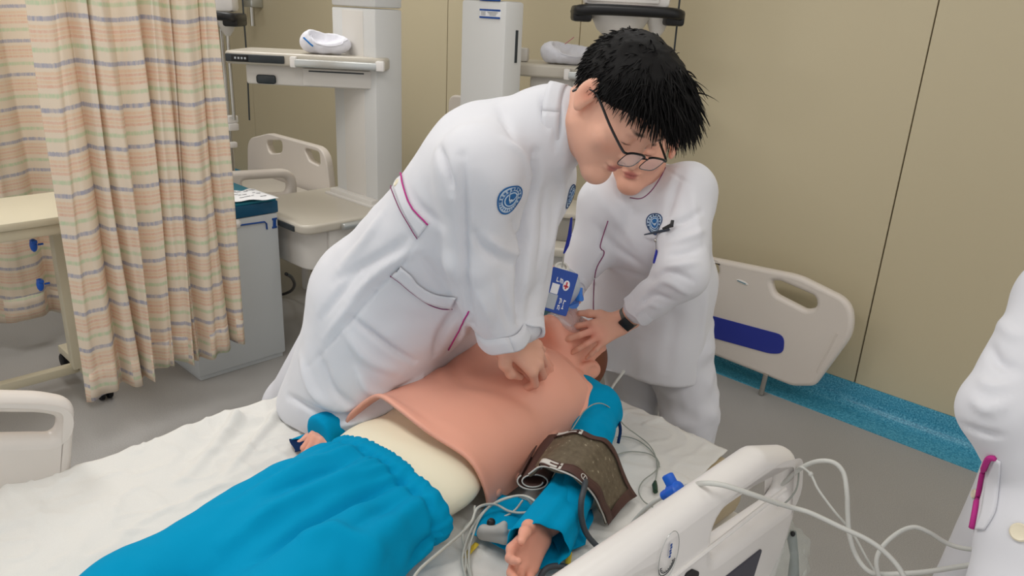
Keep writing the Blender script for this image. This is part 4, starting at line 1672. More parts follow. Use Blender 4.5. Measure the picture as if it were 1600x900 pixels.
# dotted print on the flap
dots = MB()
FS = Surf(np.array([v.co[:] for v in fl.data.vertices]), np.array([p.vertices[:] for p in fl.data.polygons]))
for q in FS.line([(797, 852), (808, 828), (822, 806), (832, 790)], 5, 0.003):
    dots.box(q, (0.005, 0.002, 0.001))
    dots.box(q + np.array([0.004, 0.004, 0]), (0.005, 0.002, 0.001))
tag(dots.build('dotted_print', M_PAPER, fl), kind='stuff')
# far side: sleeve, lining and flap along the far edge
sl = Body()
sl.chain([(-1.24, 1.36, .65), sh_f, el_f + [0, 0, .0], wr_f + [.012, -.10, .002]], [.060, .064, .050, .044], 0.02)
sl.half(wr_f + [0, -.075, 0], unit(np.array([0.1, -1, 0])), 0.003)
V, F = sl.mesh(0.005)
V = V + normals(V, F) * (0.005 * vnoise(V, 20, 12))[:, None]
V[:, 2] = np.maximum(V[:, 2], ZM + 0.006)
from_np('shirt_sleeve', V, F, M_TEAL, mk)
flap('shirt_flap', [(452, 690, .60), (600, 662, .615), (620, 648, .62), (470, 680, .605)], 8, 0.008)
flap('shirt_lining', [(456, 708, .594), (482, 704, .596), (480, 686, .60), (454, 688, .598)], 9, 0.003, M_TEALD)
flap('shirt_collar', [(838, 560, .64), (905, 628, .62), (935, 606, .63), (862, 530, .65)], 10, 0.006)
MB().tube(spline([onz(*p) for p in ((936, 626, .676), (958, 640, .66), (969, 668, .64), (966, 692, .62))], 5), 0.004, 6).build('shirt_piping', M_TEALD, shirt)
# ================================================================ people
M_SKIN = mat('skin', (255, 255, 255), 0.48, 0.35, attr=True, sss=0.08, bump=(180, 0.05, 0.001))
M_COAT = mat('white_uniform_cloth', (222, 222, 227), 0.8, 0.15, bump=(900, 0.08, 0.0005), sheen=0.15)
M_TROUS = mat('white_trouser_cloth', (220, 220, 226), 0.8, 0.15, bump=(900, 0.08, 0.0005))
M_MAG = mat('magenta_piping', (186, 52, 134), 0.7, 0.2)
M_MAGD = mat('plum_piping', (134, 62, 104), 0.7, 0.2)
M_HAIR = mat('black_hair', (13, 11, 11), 0.65, 0.2)
M_EMB = mat('emblem_blue', (44, 104, 164), 0.7, 0.2)
M_EMBD = mat('emblem_dark_blue', (30, 66, 112), 0.7, 0.2)
M_EMBW = mat('emblem_pale', (196, 214, 232), 0.75, 0.2)
M_GLASSF = mat('black_spectacle_frame', (18, 18, 22), 0.3, 0.5)
M_LENS = mat('lens_glass', (235, 240, 248), 0.03, 0.5, alpha=0.16)
M_BUTTON = mat('cream_button', (236, 226, 200), 0.35, 0.5)
M_SHOE = mat('white_shoe', (224, 224, 226), 0.5, 0.3)
SKIN_C = np.array(lin((226, 172, 148)))
LIPC = np.array(lin((190, 116, 106)))


def head_tint(V, w0, c, X, Y, Z, s, base):
    T = np.tile(base, (len(V), 1))
    L = np.stack([(V - c) @ X, (V - c) @ Y, (V - c) @ Z], 1) / s

    def spot(p, r, col, hard=2.0):
        d = np.linalg.norm((L - np.array(p)) / np.array(r), axis=1)
        w = np.clip((1.0 - d) * hard, 0, 1)[:, None]
        T[:] = T * (1 - w) + np.array(col) * w
    spot((0, .098, -.063), (.025, .016, .0125), LIPC, 3)
    spot((0, .108, -.063), (.022, .02, .0016), lin((110, 50, 50)), 2)
    for q in (-1, 1):
        spot((q * .045, .075, -.03), (.03, .03, .025), base * np.array([1.0, 0.86, 0.84]), 0.8)
        spot((q * .031, .088, -.006), (.016, .012, .0024), lin((30, 22, 20)), 2)
        spot((q * .034, .092, .026), (.022, .02, .0055), lin((40, 30, 28)), 1.5)
        spot((q * .010, .103, -.036), (.004, .006, .003), lin((110, 62, 54)), 2)
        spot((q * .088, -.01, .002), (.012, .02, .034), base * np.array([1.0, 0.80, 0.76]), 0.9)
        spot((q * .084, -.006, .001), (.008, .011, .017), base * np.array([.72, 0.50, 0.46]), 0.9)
    return T


def hair_obj(name, c, X, Y, Z, s, parent, n, length, grav, plane_p, plane_n, seed, fringe=0.0, bun=None):
    rng = np.random.default_rng(seed)
    R = np.array([X, Y, Z])

    def w(p):
        return c + s * (X * p[0] + Y * p[1] + Z * p[2])

    def wd(v):
        return X * v[0] + Y * v[1] + Z * v[2]
    b = Body()
    b.ell(w((0, -.012, .040)), np.array((.085, .104, .094)) * s, R)
    b.ell(w((0, .030, .085)), np.array((.066, .062, .045)) * s, R, .03)
    pn = unit(plane_n)
    b.half(w(plane_p), wd(pn), .012)
    if bun is not None:
        b.ball(w(bun), .045 * s, .02)
    V, F = b.mesh(0.004)
    N = normals(V, F)
    V = V + N * (0.0015 * vnoise(V, 60, seed) + 0.001 * vnoise(V, 130, seed + 1))[:, None]
    HS = Surf(V, F)
    VV, FF, off = [V], [F], len(V)
    lv, lf = [], []
    cnt = 0
    while cnt < n:
        d = rng.normal(size=3)
        d /= np.linalg.norm(d)
        p = np.array((0, -.010, .042)) + d * np.array((.083, .103, .092))
        if (p - np.array(plane_p)) @ pn > -0.006:
            continue
        nn = unit(d / np.array((.083, .103, .092)))
        front = np.clip((p[1] + 0.02) / 0.1, 0, 1) * np.clip((p[2] - 0.02) / 0.08, 0, 1)
        flow = np.array([0.25 * p[0] / .08, 0.9, 0.25]) * front + np.array([0, -0.5, -0.6]) * (1 - front)
        dirw = unit(wd(nn) * 0.22 + wd(flow) * 0.75 + np.asarray(grav) * (0.25 + fringe * front) + rng.normal(size=3) * 0.22)
        L = length * (0.40 + 1.25 * front) * rng.uniform(0.7, 1.25)
        r0 = rng.uniform(.0012, .0026)
        side = unit(np.cross(dirw, rng.normal(size=3)))
        up = np.cross(side, dirw)
        base = HS.near(w(p * 1.15), -.002)
        K = 5
        for k in range(K + 1):
            t = k / K
            cen = base + dirw * L * t + np.asarray(grav) * L * 0.35 * t * t
            rr = r0 * (1 - t) ** 0.7 + 0.0003
            for m_ in range(4):
                a = m_ * math.pi / 2
                lv.append(cen + (side * math.cos(a) + up * 0.5 * math.sin(a)) * rr)
        for k in range(K):
            for m_ in range(4):
                i0 = off + cnt * (K + 1) * 4 + k * 4
                lf.append((i0 + m_, i0 + (m_ + 1) % 4, i0 + 4 + (m_ + 1) % 4, i0 + 4 + m_))
        cnt += 1
    VV.append(np.array(lv))
    FF.append(np.array(lf))
    return from_np(name, np.concatenate(VV), np.concatenate(FF), M_HAIR, parent)


def spectacles(c, X, Y, Z, s, parent, tilt=0.0):
    def w(p):
        k = min(max(p[1] / .11, 0), 1)
        return c + s * (X * p[0] + Y * (p[1] + .006 * k) + Z * (p[2] - .010 * k))
    g = MB()
    for q in (-1, 1):
        pts = [(q * .034 + .026 * math.copysign(abs(math.cos(a)) ** .55, math.cos(a)), .112, .000 + .0175 * math.copysign(abs(math.sin(a)) ** .55, math.sin(a))) for a in np.linspace(0, 2 * math.pi, 33)]
        g.tube([w(p) for p in pts], .0009, 6)
        top = [(q * .034 + .027 * t, .1125, .0172 - .004 * abs(t) ** 4) for t in np.linspace(-1, 1, 9)]
        g.tube([w(p) for p in top], .0022, 6)
    g.tube([w(p) for p in ((-.009, .112, .008), (0, .114, .011), (.009, .112, .008))], .0016, 6)
    fr = g.build('spectacles', M_GLASSF, parent)
    for q in (-1, 1):
        t_ = MB()
        t_.tube([w(p) for p in spline([(q * .061, .111, .012), (q * .070, .105, .012), (q * .077, .06, .012), (q * .083, .0, .014), (q * .086, -.025, -.004), (q * .086, -.034, -.022)], 5)], .0023, 6)
        t_.build('temple', M_GLASSF, fr)
        pl = [(q * .034 + .0255 * math.copysign(abs(math.cos(a)) ** .55, math.cos(a)), .0017 * 0 + .112, .017 * math.copysign(abs(math.sin(a)) ** .55, math.sin(a))) for a in np.linspace(0, 2 * math.pi, 28)[:-1]]
        MB().prism([w(p) for p in pl], Y, .0012).build('lens', M_LENS, fr)
    return fr


class Decal:
    """flat emblem pieces that follow a cloth surface"""

    sx = 1.0

    def __init__(self, S, px_, py_, parent, R=None, up=(0, 0, 1), roll=0.0, point=None):
        self.S = S
        if point is None:
            self.p, n = S.hit(px_, py_)
            if n @ ray(px_, py_) > 0:
                n = -n
        else:
            self.p, n = point
        self.n = n
        u = np.asarray(up, float)
        self.v = unit(u - n * (u @ n))
        self.u = np.cross(self.v, n)
        c, s = math.cos(roll), math.sin(roll)
        self.u, self.v = self.u * c + self.v * s, self.v * c - self.u * s
        self.parent = parent

    def at(self, x, y, lift):
        q = self.p + self.u * x * self.sx + self.v * y
        r = self.S.t.find_nearest(v3(q + self.n * 0.004))
        n = np.array(r[1])
        if n @ self.n < 0:
            n = -n
        return np.array(r[0]) + n * lift

    def annulus(self, name, fr, r0, r1, m, lift, parent=None, n=40, rings=3):
        rows = [[self.at(fr(a) * r * math.cos(a), fr(a) * r * math.sin(a), lift) for a in np.linspace(0, 2 * math.pi, n)] for r in np.linspace(r0, r1, rings)]
        return sheet(name, rows, 0.0006, m, parent or self.parent)

    def quads(self, name, polys, m, lift, parent):
        V, F = [], []
        for q in polys:
            i = len(V)
            V += [self.at(x, y, lift) for x, y in q]
            F.append((i, i + 1, i + 2, i + 3))
        o = from_np(name, V, F, m, parent, smooth=False)
        md = o.modifiers.new('thickness', 'SOLIDIFY')
        md.thickness = 0.0005
        return tag(o, kind='stuff')


def emblem(S, px_, py_, R, parent, up=(0, 0, 1), roll=0.0, sx=1.0, dark=False):
    d = Decal(S, px_, py_, parent, up=up, roll=roll)
    d.sx = sx
    fr = lambda a: 1.0 + 0.07 * math.cos(3 * (a - math.pi * 0.5 + math.pi / 3)) * 1.0
    base = d.annulus('emblem', fr, 0.001, R, M_EMBW, 0.0012, rings=6)
    d.annulus('emblem_outline', fr, R * .93, R * 1.03, M_EMBD if dark else M_EMB, 0.0018, base)
    d.annulus('emblem_inner_disc', lambda a: 1.0, 0.001, R * .60, M_EMB, 0.0018, base, rings=5)
    d.annulus('emblem_inner_ring', lambda a: 1.0, R * .44, R * .52, M_EMBW, 0.0024, base)
    q = []
    for i in range(11):
        a = math.pi * (-0.12 + 1.24 * i / 10)
        for k in (0, 1):
            rr0, rr1 = (R * .68, R * .85)
            da = 0.045
            aa = a + (0.06 if k else -0.06)
            q.append([((rr0 + (rr1 - rr0) * e) * math.cos(aa + s * da) * (1.0), (rr0 + (rr1 - rr0) * e) * math.sin(aa + s * da)) for e, s in ((0, -1), (0, 1), (1, 1), (1, -1))])
        if i % 2:
            q.append([((R * .74 + R * .05 * e) * math.cos(a + s * .1), (R * .74 + R * .05 * e) * math.sin(a + s * .1)) for e, s in ((0, -1), (0, 1), (1, 1), (1, -1))])
    for i in range(9):
        a = math.pi * (1.2 + 0.6 * i / 8)
        q.append([((R * .70 + R * .14 * e) * math.cos(a + s * .035), (R * .70 + R * .14 * e) * math.sin(a + s * .035)) for e, s in ((0, -1), (0, 1), (1, 1), (1, -1))])
    d.quads('emblem_lettering', q, M_EMBD if dark else M_EMB, 0.0022, base)
    wq = []
    for sg in (-1, 1):
        for k in range(4):
            x0, x1 = sg * R * (.06 + .10 * k), sg * R * (.06 + .10 * (k + 1))
            y0 = R * (-.18 + .05 * k * k * 0.9)
            y1 = R * (-.18 + .05 * (k + 1) ** 2 * 0.9)
            wq.append([(x0, y0), (x1, y1), (x1, y1 + R * .13), (x0, y0 + R * .15)])
    wq.append([(-R * .06, -R * .26), (R * .06, -R * .26), (R * .05, R * .02), (-R * .05, R * .02)])
    d.quads('emblem_wings', wq, M_EMBW, 0.0026, base)
    return base


def piping(S, pix, r, m, parent, name='piping', lift=0.0008, n=8):
    return MB().tube(S.line(pix, n, lift), r, 6).build(name, m, parent, angle=180)


def band(S, pa, pb, lift, m, parent, name, n=8, w=5, thick=0.002):
    a, b = S.line(pa, n), S.line(pb, n)
    k = max(len(a), len(b))
    f = lambda P: [np.array([np.interp(i / (k - 1) * (len(P) - 1), range(len(P)), [q[c] for q in P]) for c in range(3)]) for i in range(k)]
    return strip(S, (f(a), f(b)), w, lift, thick, name, m, parent)


def fold(S, V, N, dsp, pix, w_, h_, n=6):
    P3 = S.line(pix, n)
    d_, t_ = seg_dist(V, P3)
    ok = d_ < w_ * 3
    dsp[ok] += h_ * np.exp(-(d_[ok] / w_) ** 2) * np.sin(np.clip(t_[ok], .03, .97) * math.pi) ** .5


def button(S, px_, py_, r, parent, m=None):
    p, n = S.hit(px_, py_)
    if n @ ray(px_, py_) > 0:
        n = -n
    t_ = unit(np.cross(n, (0, 0, 1)))
    return MB(frame_m(p + n * .001, t_, np.cross(n, t_), n)).lathe([(0, 0), (r, 0), (r, r * .2), (r * .85, r * .35), (r * .6, r * .25), (0, r * .22)], 20).build('button', m or M_BUTTON, parent)


def coat_folds(V, F, plans, amp=0.0025, fine=0.0012, seed=1, clampz=None, stretch=(1, 1, 0.6)):
    V = relax(V, F, 2)
    N = normals(V, F)
    S = Surf(V, F)
    dsp = amp * vnoise(V * np.array(stretch), 11, seed) + fine * vnoise(V, 26, seed + 2)
    for p, w_, h_ in plans:
        fold(S, V, N, dsp, p, w_, h_)
    V = V + N * dsp[:, None]
    if clampz is not None:
        V[:, 2] = np.maximum(V[:, 2], clampz)
    return V


# ---------------------------------------------------------------- person one: the leaning nurse doing compressions
p1 = thing('person', (-1.4, 1.0, ZM + 0.01), 'person in white uniform and black glasses leaning over the bed pressing the manikin chest', 'person')
HX, HY = unit(cv(-.66, -.05, .75)), unit(cv(.37, -.86, .33))
HZ = unit(np.cross(HX, HY))
HX = unit(np.cross(HY, HZ))
H1 = at(965, 166, 1.40)
PEL = np.array([-1.355, 1.07, .925])
UPC = np.array([-1.075, 1.10, 1.25])
NB = at(852, 205, 1.49)
RS, LS = np.array([-.995, .965, 1.275]), np.array([-1.12, 1.25, 1.225])
RW, LW = onz(786, 512, .925), onz(817, 510, .925)
RE = (RS + RW) / 2 + np.array([-.020, -.025, 0])
LE = at(820, 402, 1.69)
B = Body()
hw = head_prims(B, H1, HX, HY, HZ, 1.0)
B.cone(H1 - HZ * .12 - HY * .045, NB, .057, .060, .03)
for sg in (-1, 1):
    B.cone(PEL + [-.02, sg * .06, 0], UPC + [-.03, sg * .05, -.02], .08, .075, .05)
B.chain([UPC + [-.02, 0, -.02], RS, RE, RW], [.07, .048, .034, .026], .03)
B.chain([UPC + [-.02, 0, -.02], LS, LE, LW], [.07, .048, .034, .026], .03)
for sg in (-1, 1):
    kn = np.array([-1.69, 1.07 + sg * .11, .50])
    B.chain([PEL + [-.02, sg * .08, -.02], kn, (-1.76, 1.07 + sg * .11, .07)], [.09, .058, .04], .03)
    B.cone((-1.76, 1.07 + sg * .11, .05), (-1.64, 1.07 + sg * .12, .035), .035, .03, .02)
# upper (left) hand over lower (right) hand
WL, WR_ = onz(793, 528, .888), onz(782, 531, .870)
KL = onz(833, 556, .843)
yL = unit(KL - WL)
xa = unit(onz(862, 548, .842) - onz(812, 572, .836))       # from thumb side to little-finger side
zL = unit(np.cross(yL, xa))
if zL[2] < 0:
    zL = -zL
xL = unit(xa - yL * (xa @ yL))
# left hand: little finger is towards +xL ; hand_prims wants X so that X*side points to the little finger
hand_prims(B, WL, xL, yL, zL, 1, [(40, 46, 12), (37, 47, 14), (34, 46, 14), (32, 44, 14)], splay=(-14, -5, 5, 15), s=1.03, spread=1.15,
           thumb=[(-.020, .006, -.010), (-.044, .026, -.020), (-.047, .054, -.032), (-.036, .082, -.040)])
yR = unit(yL * .99 + xL * .10)
xR = unit(xL - yR * (xL @ yR))
hand_prims(B, WR_ + yL * .047 - zL * .017 + xL * .004, xR, yR, zL, -1, [(20, 16, 8), (20, 16, 8), (20, 16, 8), (20, 14, 8)], splay=(14, 5, -3, -11), s=1.0,
           thumb=[(-.022, .018, -.006), (-.036, .042, -.010), (-.040, .066, -.012), (-.040, .088, -.014)])
V, F = B.mesh(0.0034)
T = head_tint(V, hw, H1, HX, HY, HZ, 1.0, SKIN_C)
hn = np.linalg.norm(V - (WL + yL * .10), axis=1) < .14
redd = np.clip((((V - WL) @ yL) - .085) / .05, 0, 1) * hn
T = T * (1 - redd[:, None] * np.array([0.0, .16, .16]))
from_np('body', V, F, M_SKIN, p1, tint=T)
GRAV = np.array([0, 0, -1.0])
hair_obj('hair', H1, HX, HY, HZ, 1.0, p1, 5200, .034, GRAV, (0, .045, .030), (0, .50, -.86), 3, fringe=0.35)
spectacles(H1, HX, HY, HZ, 1.0, p1)

C = Body()
for sg in (-1, 1):
    C.cone(PEL + [0, sg * .072, 0.0], UPC + [-.01, sg * .070, -.035], .128, .118, .06)
C.cone(UPC + [-.03, -.03, .03], NB, .088, .080, .06)
C.cone(NB, at(872, 188, 1.462), .080, .066, .03)
C.cone(UPC, RS, .10, .080, .05)
C.cone(UPC + [.0, -.05, -.06], RS * .72 + RE * .28, .10, .060, .03)
C.cone(UPC + [-.02, .0, 0], LS, .10, .078, .05)
C.chain([RS, RE, RW + (RE - RW) * .03], [.079, .064, .054], .014)
C.chain([LS, LE, LW + (LE - LW) * .05], [.075, .056, .044], .010)
# belly hanging forward, skirt spreading over the bed
C.cone(PEL + [.10, 0, -.02], UPC + [.03, 0, -.16], .10, .09, .08)
for sg, ex in ((-1, 0.0), (1, 0.02)):
    C.cone(PEL + [0.0, sg * .085, -.02], (-1.385, 1.075 + sg * .115, ZM + .06), .135, .138, .06)
C.cone(PEL + [.0, -.08, -.05], (-1.50, .905, ZM + .03), .11, .085, .08)
C.cone(PEL + [0.03, -.06, -.08], (-1.335, 1.00, ZM + .05), .12, .09, .06)
C.cone(PEL + [-.03, .08, -.05], (-1.50, 1.2, ZM + .03), .11, .10, .08)
C.half((0, 0, ZM + .012), (0, 0, -1), .01)
dcol = unit(cv(.95, -.10, .22))
C.half(RW + (RW - RE) * .02 * 0 + unit(RW - RE) * .012, unit(RW - RE), .004) if False else None
V, F = C.mesh(0.0055)
C = Body()
for sg in (-1, 1):
    C.chain([PEL + [-.04, sg * .08, -.06], (-1.69, 1.07 + sg * .11, .50), (-1.76, 1.07 + sg * .11, .09)], [.105, .078, .066], .03)
C.half((0, 0, .06), (0, 0, -1), .004)
tv, tf = C.mesh(.008)
from_np('trousers', tv, tf, M_TROUS, p1)
for sg in (-1, 1):
    C = Body()
    C.cone((-1.78, 1.07 + sg * .11, .045), (-1.62, 1.07 + sg * .12, .035), .044, .038, .02)
    C.half((0, 0, .002), (0, 0, -1), .003)
    tv, tf = C.mesh(.007)
    from_np('shoe', tv, tf, M_SHOE, p1)
# sleeves end at the cuffs
folds1 = [
    ([(686, 231), (696, 262), (706, 300)], .010, -.010), ([(722, 245), (724, 330), (726, 430), (738, 505)], .012, -.012),
    ([(836, 240), (836, 290), (824, 360), (816, 440), (813, 500)], .012, -.022),
    ([(760, 370), (795, 392), (826, 396)], .010, .006), ([(735, 360), (760, 395), (812, 420)], .012, -.006),
    ([(742, 260), (748, 330), (744, 420)], .018, -.004), ([(800, 345), (815, 370), (826, 372)], .008, -.005), ([(790, 220), (815, 245), (830, 285)], .010, .006),
    ([(780, 440), (788, 480), (800, 515)], .010, -.005), ([(750, 460), (762, 490), (765, 520)], .010, .005),
    ([(640, 370), (612, 392), (560, 420), (520, 440)], .014, -.005), ([(650, 390), (600, 420), (540, 470)], .012, .005),
    ([(600, 330), (575, 370), (530, 420)], .014, .005), ([(560, 420), (530, 460), (500, 500)], .012, -.005), ([(585, 430), (545, 480), (505, 530)], .012, .005),
    ([(552, 499), (590, 528), (620, 550), (648, 566)], .009, -.010), ([(540, 520), (575, 560), (625, 585)], .016, .008),
    ([(470, 560), (490, 610), (520, 640)], .016, .010), ([(500, 560), (520, 610), (560, 640)], .014, -.009), ([(560, 580), (580, 610), (620, 620)], .014, .009),
    ([(450, 620), (500, 645), (560, 655)], .010, -.010), ([(520, 660), (570, 640), (640, 600)], .010, -.012), ([(535, 665), (600, 640), (660, 590)], .008, .010),
    ([(655, 372), (628, 415), (590, 452), (545, 505), (480, 575)], .0035, -.003),
    ([(715, 480), (690, 520), (680, 555)], .012, -.010), ([(735, 490), (720, 520), (700, 550)], .008, .007),
    ([(660, 400), (680, 430), (700, 455)], .014, -.005), ([(640, 300), (660, 330), (690, 350)], .014, -.004),
    ([(780, 160), (790, 190), (800, 215)], .012, -.005), ([(845, 150), (850, 175), (858, 200)], .007, -.006), ([(868, 150), (872, 190), (868, 235)], .008, -.006),
    ([(880, 260), (878, 300), (862, 380), (846, 450)], .014, .005), ([(850, 300), (852, 360), (842, 430)], .012, -.006),
]
folds1 = [(q, w_ * .85, h_ * 1.5) for q, w_, h_ in folds1]
V = coat_folds(V, F, folds1, .0035, .0018, 5, ZM + .008)
coat = from_np('coat', V, F, M_COAT, p1)
S1 = Surf(V, F)
# turned cuffs


def cuff(c, ax, r, wd, name='cuff', el=1.0, flare=1.06, m=M_COAT, parent=coat):
    ax = unit(ax)
    s_ = unit(np.cross(ax, (0.3, 0.2, 1)))
    u_ = np.cross(s_, ax)
    prof = [(-wd, r), (-wd * .5, r * 1.03), (0, r * flare), (.004, r * flare * .985), (.003, r * .93), (-wd * .3, r * .86)]
    rows = []
    for z, q in prof:
        rows.append([c + ax * (z + .003 * math.sin(5 * a)) + (s_ * math.cos(a) + u_ * el * math.sin(a)) * q * (1 + .03 * math.sin(3 * a + 1)) for a in np.linspace(0, 2 * math.pi, 37)])
    return sheet(name, rows, 0.002, m, parent)


cuff(RW + unit(RW - RE) * .020, RW - RE, .057, .035)
cuff(LW + unit(LW - LE) * .012, LW - LE, .044, .03)
# stand collar round the neck
cc0 = at(881, 186, 1.452)
cs_, cu_ = unit(np.cross(dcol, cv(0, 1, 0))), None
cu_ = np.cross(cs_, dcol)
rows = []
for z, q in ((-.03, .066), (-.02, .065), (-.008, .0625), (0.002, .061), (0.0, .058), (-.02, .057)):
    rows.append([cc0 + dcol * z + (cs_ * math.cos(a) * .95 + cu_ * math.sin(a) * 1.05) * q for a in np.linspace(0, 2 * math.pi, 41)])
sheet('collar', rows, .002, M_COAT, coat)
MB().tube([cc0 + dcol * -.022 + (cs_ * math.cos(a) * .95 + cu_ * math.sin(a) * 1.05) * .0718 for a in np.linspace(math.pi * 1.30, math.pi * 1.75, 14)], .0016, 6).build('collar_piping', M_MAG, coat)
# martingale tab, pocket, piping, front edge
tb = band(S1, [(612, 284), (626, 320), (640, 348), (654, 371)], [(627, 272), (632, 292), (644, 324), (669, 351)], .0025, M_COAT, coat, 'back_tab')
piping(S1, [(611, 290), (626, 325), (640, 350), (653, 372)], .0011, M_MAGD, tb, lift=.004)
piping(S1, [(613, 278), (620, 271), (628, 272), (632, 290), (644, 323), (670, 351)], .0016, M_MAG, tb, lift=.004)
button(S1, 621, 286, .0085, tb)
button(S1, 632, 264, .008, coat)
pkb = band(S1, [(627, 416), (643, 429), (655, 444), (680, 458), (716, 464)], [(611, 429), (624, 437), (643, 453), (668, 471), (706, 480)], .0035, M_COAT, coat, 'pocket_band', thick=.003)
piping(S1, [(611, 430), (624, 438), (643, 454), (668, 472), (690, 480), (707, 480)], .0012, M_MAGD, pkb, lift=.005)
piping(S1, [(733, 486), (722, 508), (710, 528), (700, 546)], .0016, M_MAG, coat, 'front_piping', lift=.002)
emblem(S1, 798, 311, .0285, coat, up=cv(0.06, 1, 0), roll=0.1, sx=1.3)
p_, n_ = S1.hit(893, 308)
emblem(S1, 892, 306, .026, coat, up=cv(0.2, 1, 0), dark=True)

# ---------------------------------------------------------------- person two: nurse holding the mask
p2 = thing('person', (-1.08, 1.86, 0), 'person in white uniform with a black wristwatch bending over the manikin head', 'person')
GX = unit(cv(-.93, .26, -.22))
GY = cv(-.20, -.50, .80)
GY = unit(GY - GX * (GY @ GX))
GZ = unit(np.cross(GX, GY))
H2 = at(1004, 217, 1.90)
PEL2 = np.array([-1.155, 1.83, .84])
UP2 = at(1012, 318, 2.02)
LS2, RS2 = at(1072, 300, 1.95), at(946, 318, 2.0)
LW2 = at(973, 503, 1.955)
LE2 = at(1066, 428, 1.86)
RW2 = at(888, 458, 1.99)
RE2 = at(918, 400, 2.02)
B = Body()
hw2 = head_prims(B, H2, GX, GY, GZ, .98, female=True)
B.cone(H2 - GZ * .10 - GY * .04, UP2 + [0, 0.02, .03], .054, .075, .03)
for sg in (-1, 1):
    B.cone(PEL2 + [sg * .06, 0, 0], UP2 + [sg * .05, .02, -.03], .085, .085, .05)
B.chain([UP2, LS2, LE2, LW2], [.07, .056, .038, .0245], .03)
B.chain([UP2, RS2, RE2, RW2], [.07, .056, .038, .0245], .03)
for sg in (-1, 1):
    B.chain([PEL2 + [sg * .08, .0, -.05], (-1.09 + sg * .10, 1.86, .45), (-1.085 + sg * .10, 1.90, .08)], [.08, .05, .035], .03)
# left hand: thumb and index on the mask, three fingers along the jaw
KN = at(926, 523, 1.925)
y2 = unit(KN - LW2)
xa = unit(at(912, 545, 1.90) - at(934, 500, 1.93))     # towards the little finger
x2 = unit(xa - y2 * (xa @ y2))
z2 = unit(np.cross(y2, x2))
if z2 @ CF > 0:
    z2 = -z2
hand_prims(B, LW2, x2, y2, z2, 1, [(38, 22, 10), (12, 14, 8), (12, 16, 10), (14, 20, 12)], splay=(-20, -6, 8, 22), s=.92,
           thumb=[(-.02, .02, -.008), (-.044, .048, -.010), (-.058, .075, -.014), (-.070, .097, -.022)])
yr = unit(at(866, 452, 1.96) - RW2)
hand_prims(B, RW2, unit(np.cross(yr, -CF)), yr, unit(-CF + CU * .4), -1, [(50, 40, 20)] * 4, s=.92)
V, F = B.mesh(0.0036)
T = head_tint(V, hw2, H2, GX, GY, GZ, .98, np.array(lin((224, 168, 144))))
kd = np.linalg.norm(V - (KN + y2 * .0), axis=1)
T = T * (1 - np.clip(1 - kd / .045, 0, 1)[:, None] * np.array([0, .22, .2]))
from_np('body', V, F, M_SKIN, p2, tint=T)
hair_obj('hair', H2, GX, GY, GZ, .98, p2, 350, .026, GRAV, (0, .060, .040), (0, .60, -.80), 11, bun=(0, -.115, .03))

C = Body()
for sg in (-1, 1):
    C.cone(PEL2 + [sg * .07, 0.0, 0], UP2 + [sg * .055, .03, -.05], .115, .108, .06)
C.cone(UP2 + [0, .03, 0], H2 - GZ * .165 - GY * .045, .085, .070, .05)
C.cone(UP2 + [0, .02, -.01], LS2, .09, .068, .05)
C.cone(UP2 + [0, .02, -.01], RS2, .09, .068, .05)
C.chain([LS2, LE2, LW2 + (LE2 - LW2) * .30], [.070, .060, .043], .03)
C.chain([RS2, RE2, RW2 + (RE2 - RW2) * .2], [.068, .052, .038], .03)
C.cone(UP2 + [0, -.01, -.10], PEL2 + [0, -.07, .02], .09, .10, .06)
for sg in (-1, 1):
    C.cone(PEL2 + [sg * .07, 0, -.02], (-1.15 + sg * .085, 1.83, .42), .122, .128, .06)
C.cone(PEL2 + [-.08, -.06, -.03], (-1.22, 1.76, .42), .10, .11, .06)
C.half((0, 0, .565), (0, 0, -1), .004)
V, F = C.mesh(0.0055)
folds2 = [
    ([(1064, 270), (1050, 310), (1040, 345)], .012, -.010), ([(1095, 330), (1070, 345), (1046, 352)], .009, -.009), ([(1100, 360), (1075, 372), (1048, 380)], .009, .008),
    ([(1098, 385), (1070, 395), (1045, 400)], .009, -.008), ([(1090, 410), (1062, 415), (1040, 420)], .009, .008), ([(1085, 440), (1050, 425), (1030, 430)], .009, -.009),
    ([(1075, 460), (1040, 440), (1015, 452)], .009, .008), ([(1050, 470), (1020, 462), (1000, 478)], .008, -.007), ([(1030, 480), (1010, 478), (990, 500)], .008, .006),
    ([(1105, 450), (1100, 500), (1092, 560)], .016, .007), ([(1060, 480), (1050, 520), (1040, 590)], .020, -.006), ([(1000, 530), (1000, 560), (995, 595)], .020, .006),
    ([(960, 520), (955, 560), (950, 592)], .018, -.006), ([(985, 320), (978, 360), (985, 400)], .018, -.004), ([(940, 310), (965, 345), (1000, 395)], .014, .005),
    ([(930, 350), (960, 385), (1010, 420)], .012, -.006), ([(1037, 262), (1058, 275), (1076, 287)], .004, -.003),
    ([(947, 345), (938, 384), (944, 396), (930, 427), (927, 490), (926, 520)], .005, -.004), ([(960, 420), (1000, 430), (1040, 440)], .012, -.005),
    ([(1080, 300), (1088, 340), (1092, 380)], .012, .005),
]
V = coat_folds(V, F, folds2, .003, .0014, 9)
coat2 = from_np('coat', V, F, M_COAT, p2)
S2 = Surf(V, F)
cuff(LW2 + unit(LE2 - LW2) * .050, LW2 - LE2, .042, .06, parent=coat2)
cuff(RW2 + unit(RE2 - RW2) * .030, RW2 - RE2, .037, .04, parent=coat2)
piping(S2, [(950, 345), (938, 384), (944, 396), (930, 427), (927, 490), (927, 540)], .0013, M_MAGD, coat2, 'front_piping')
piping(S2, [(984, 309), (1002, 310), (1018, 298), (1032, 278), (1040, 262)], .0012, M_MAGD, coat2, 'collar_piping')
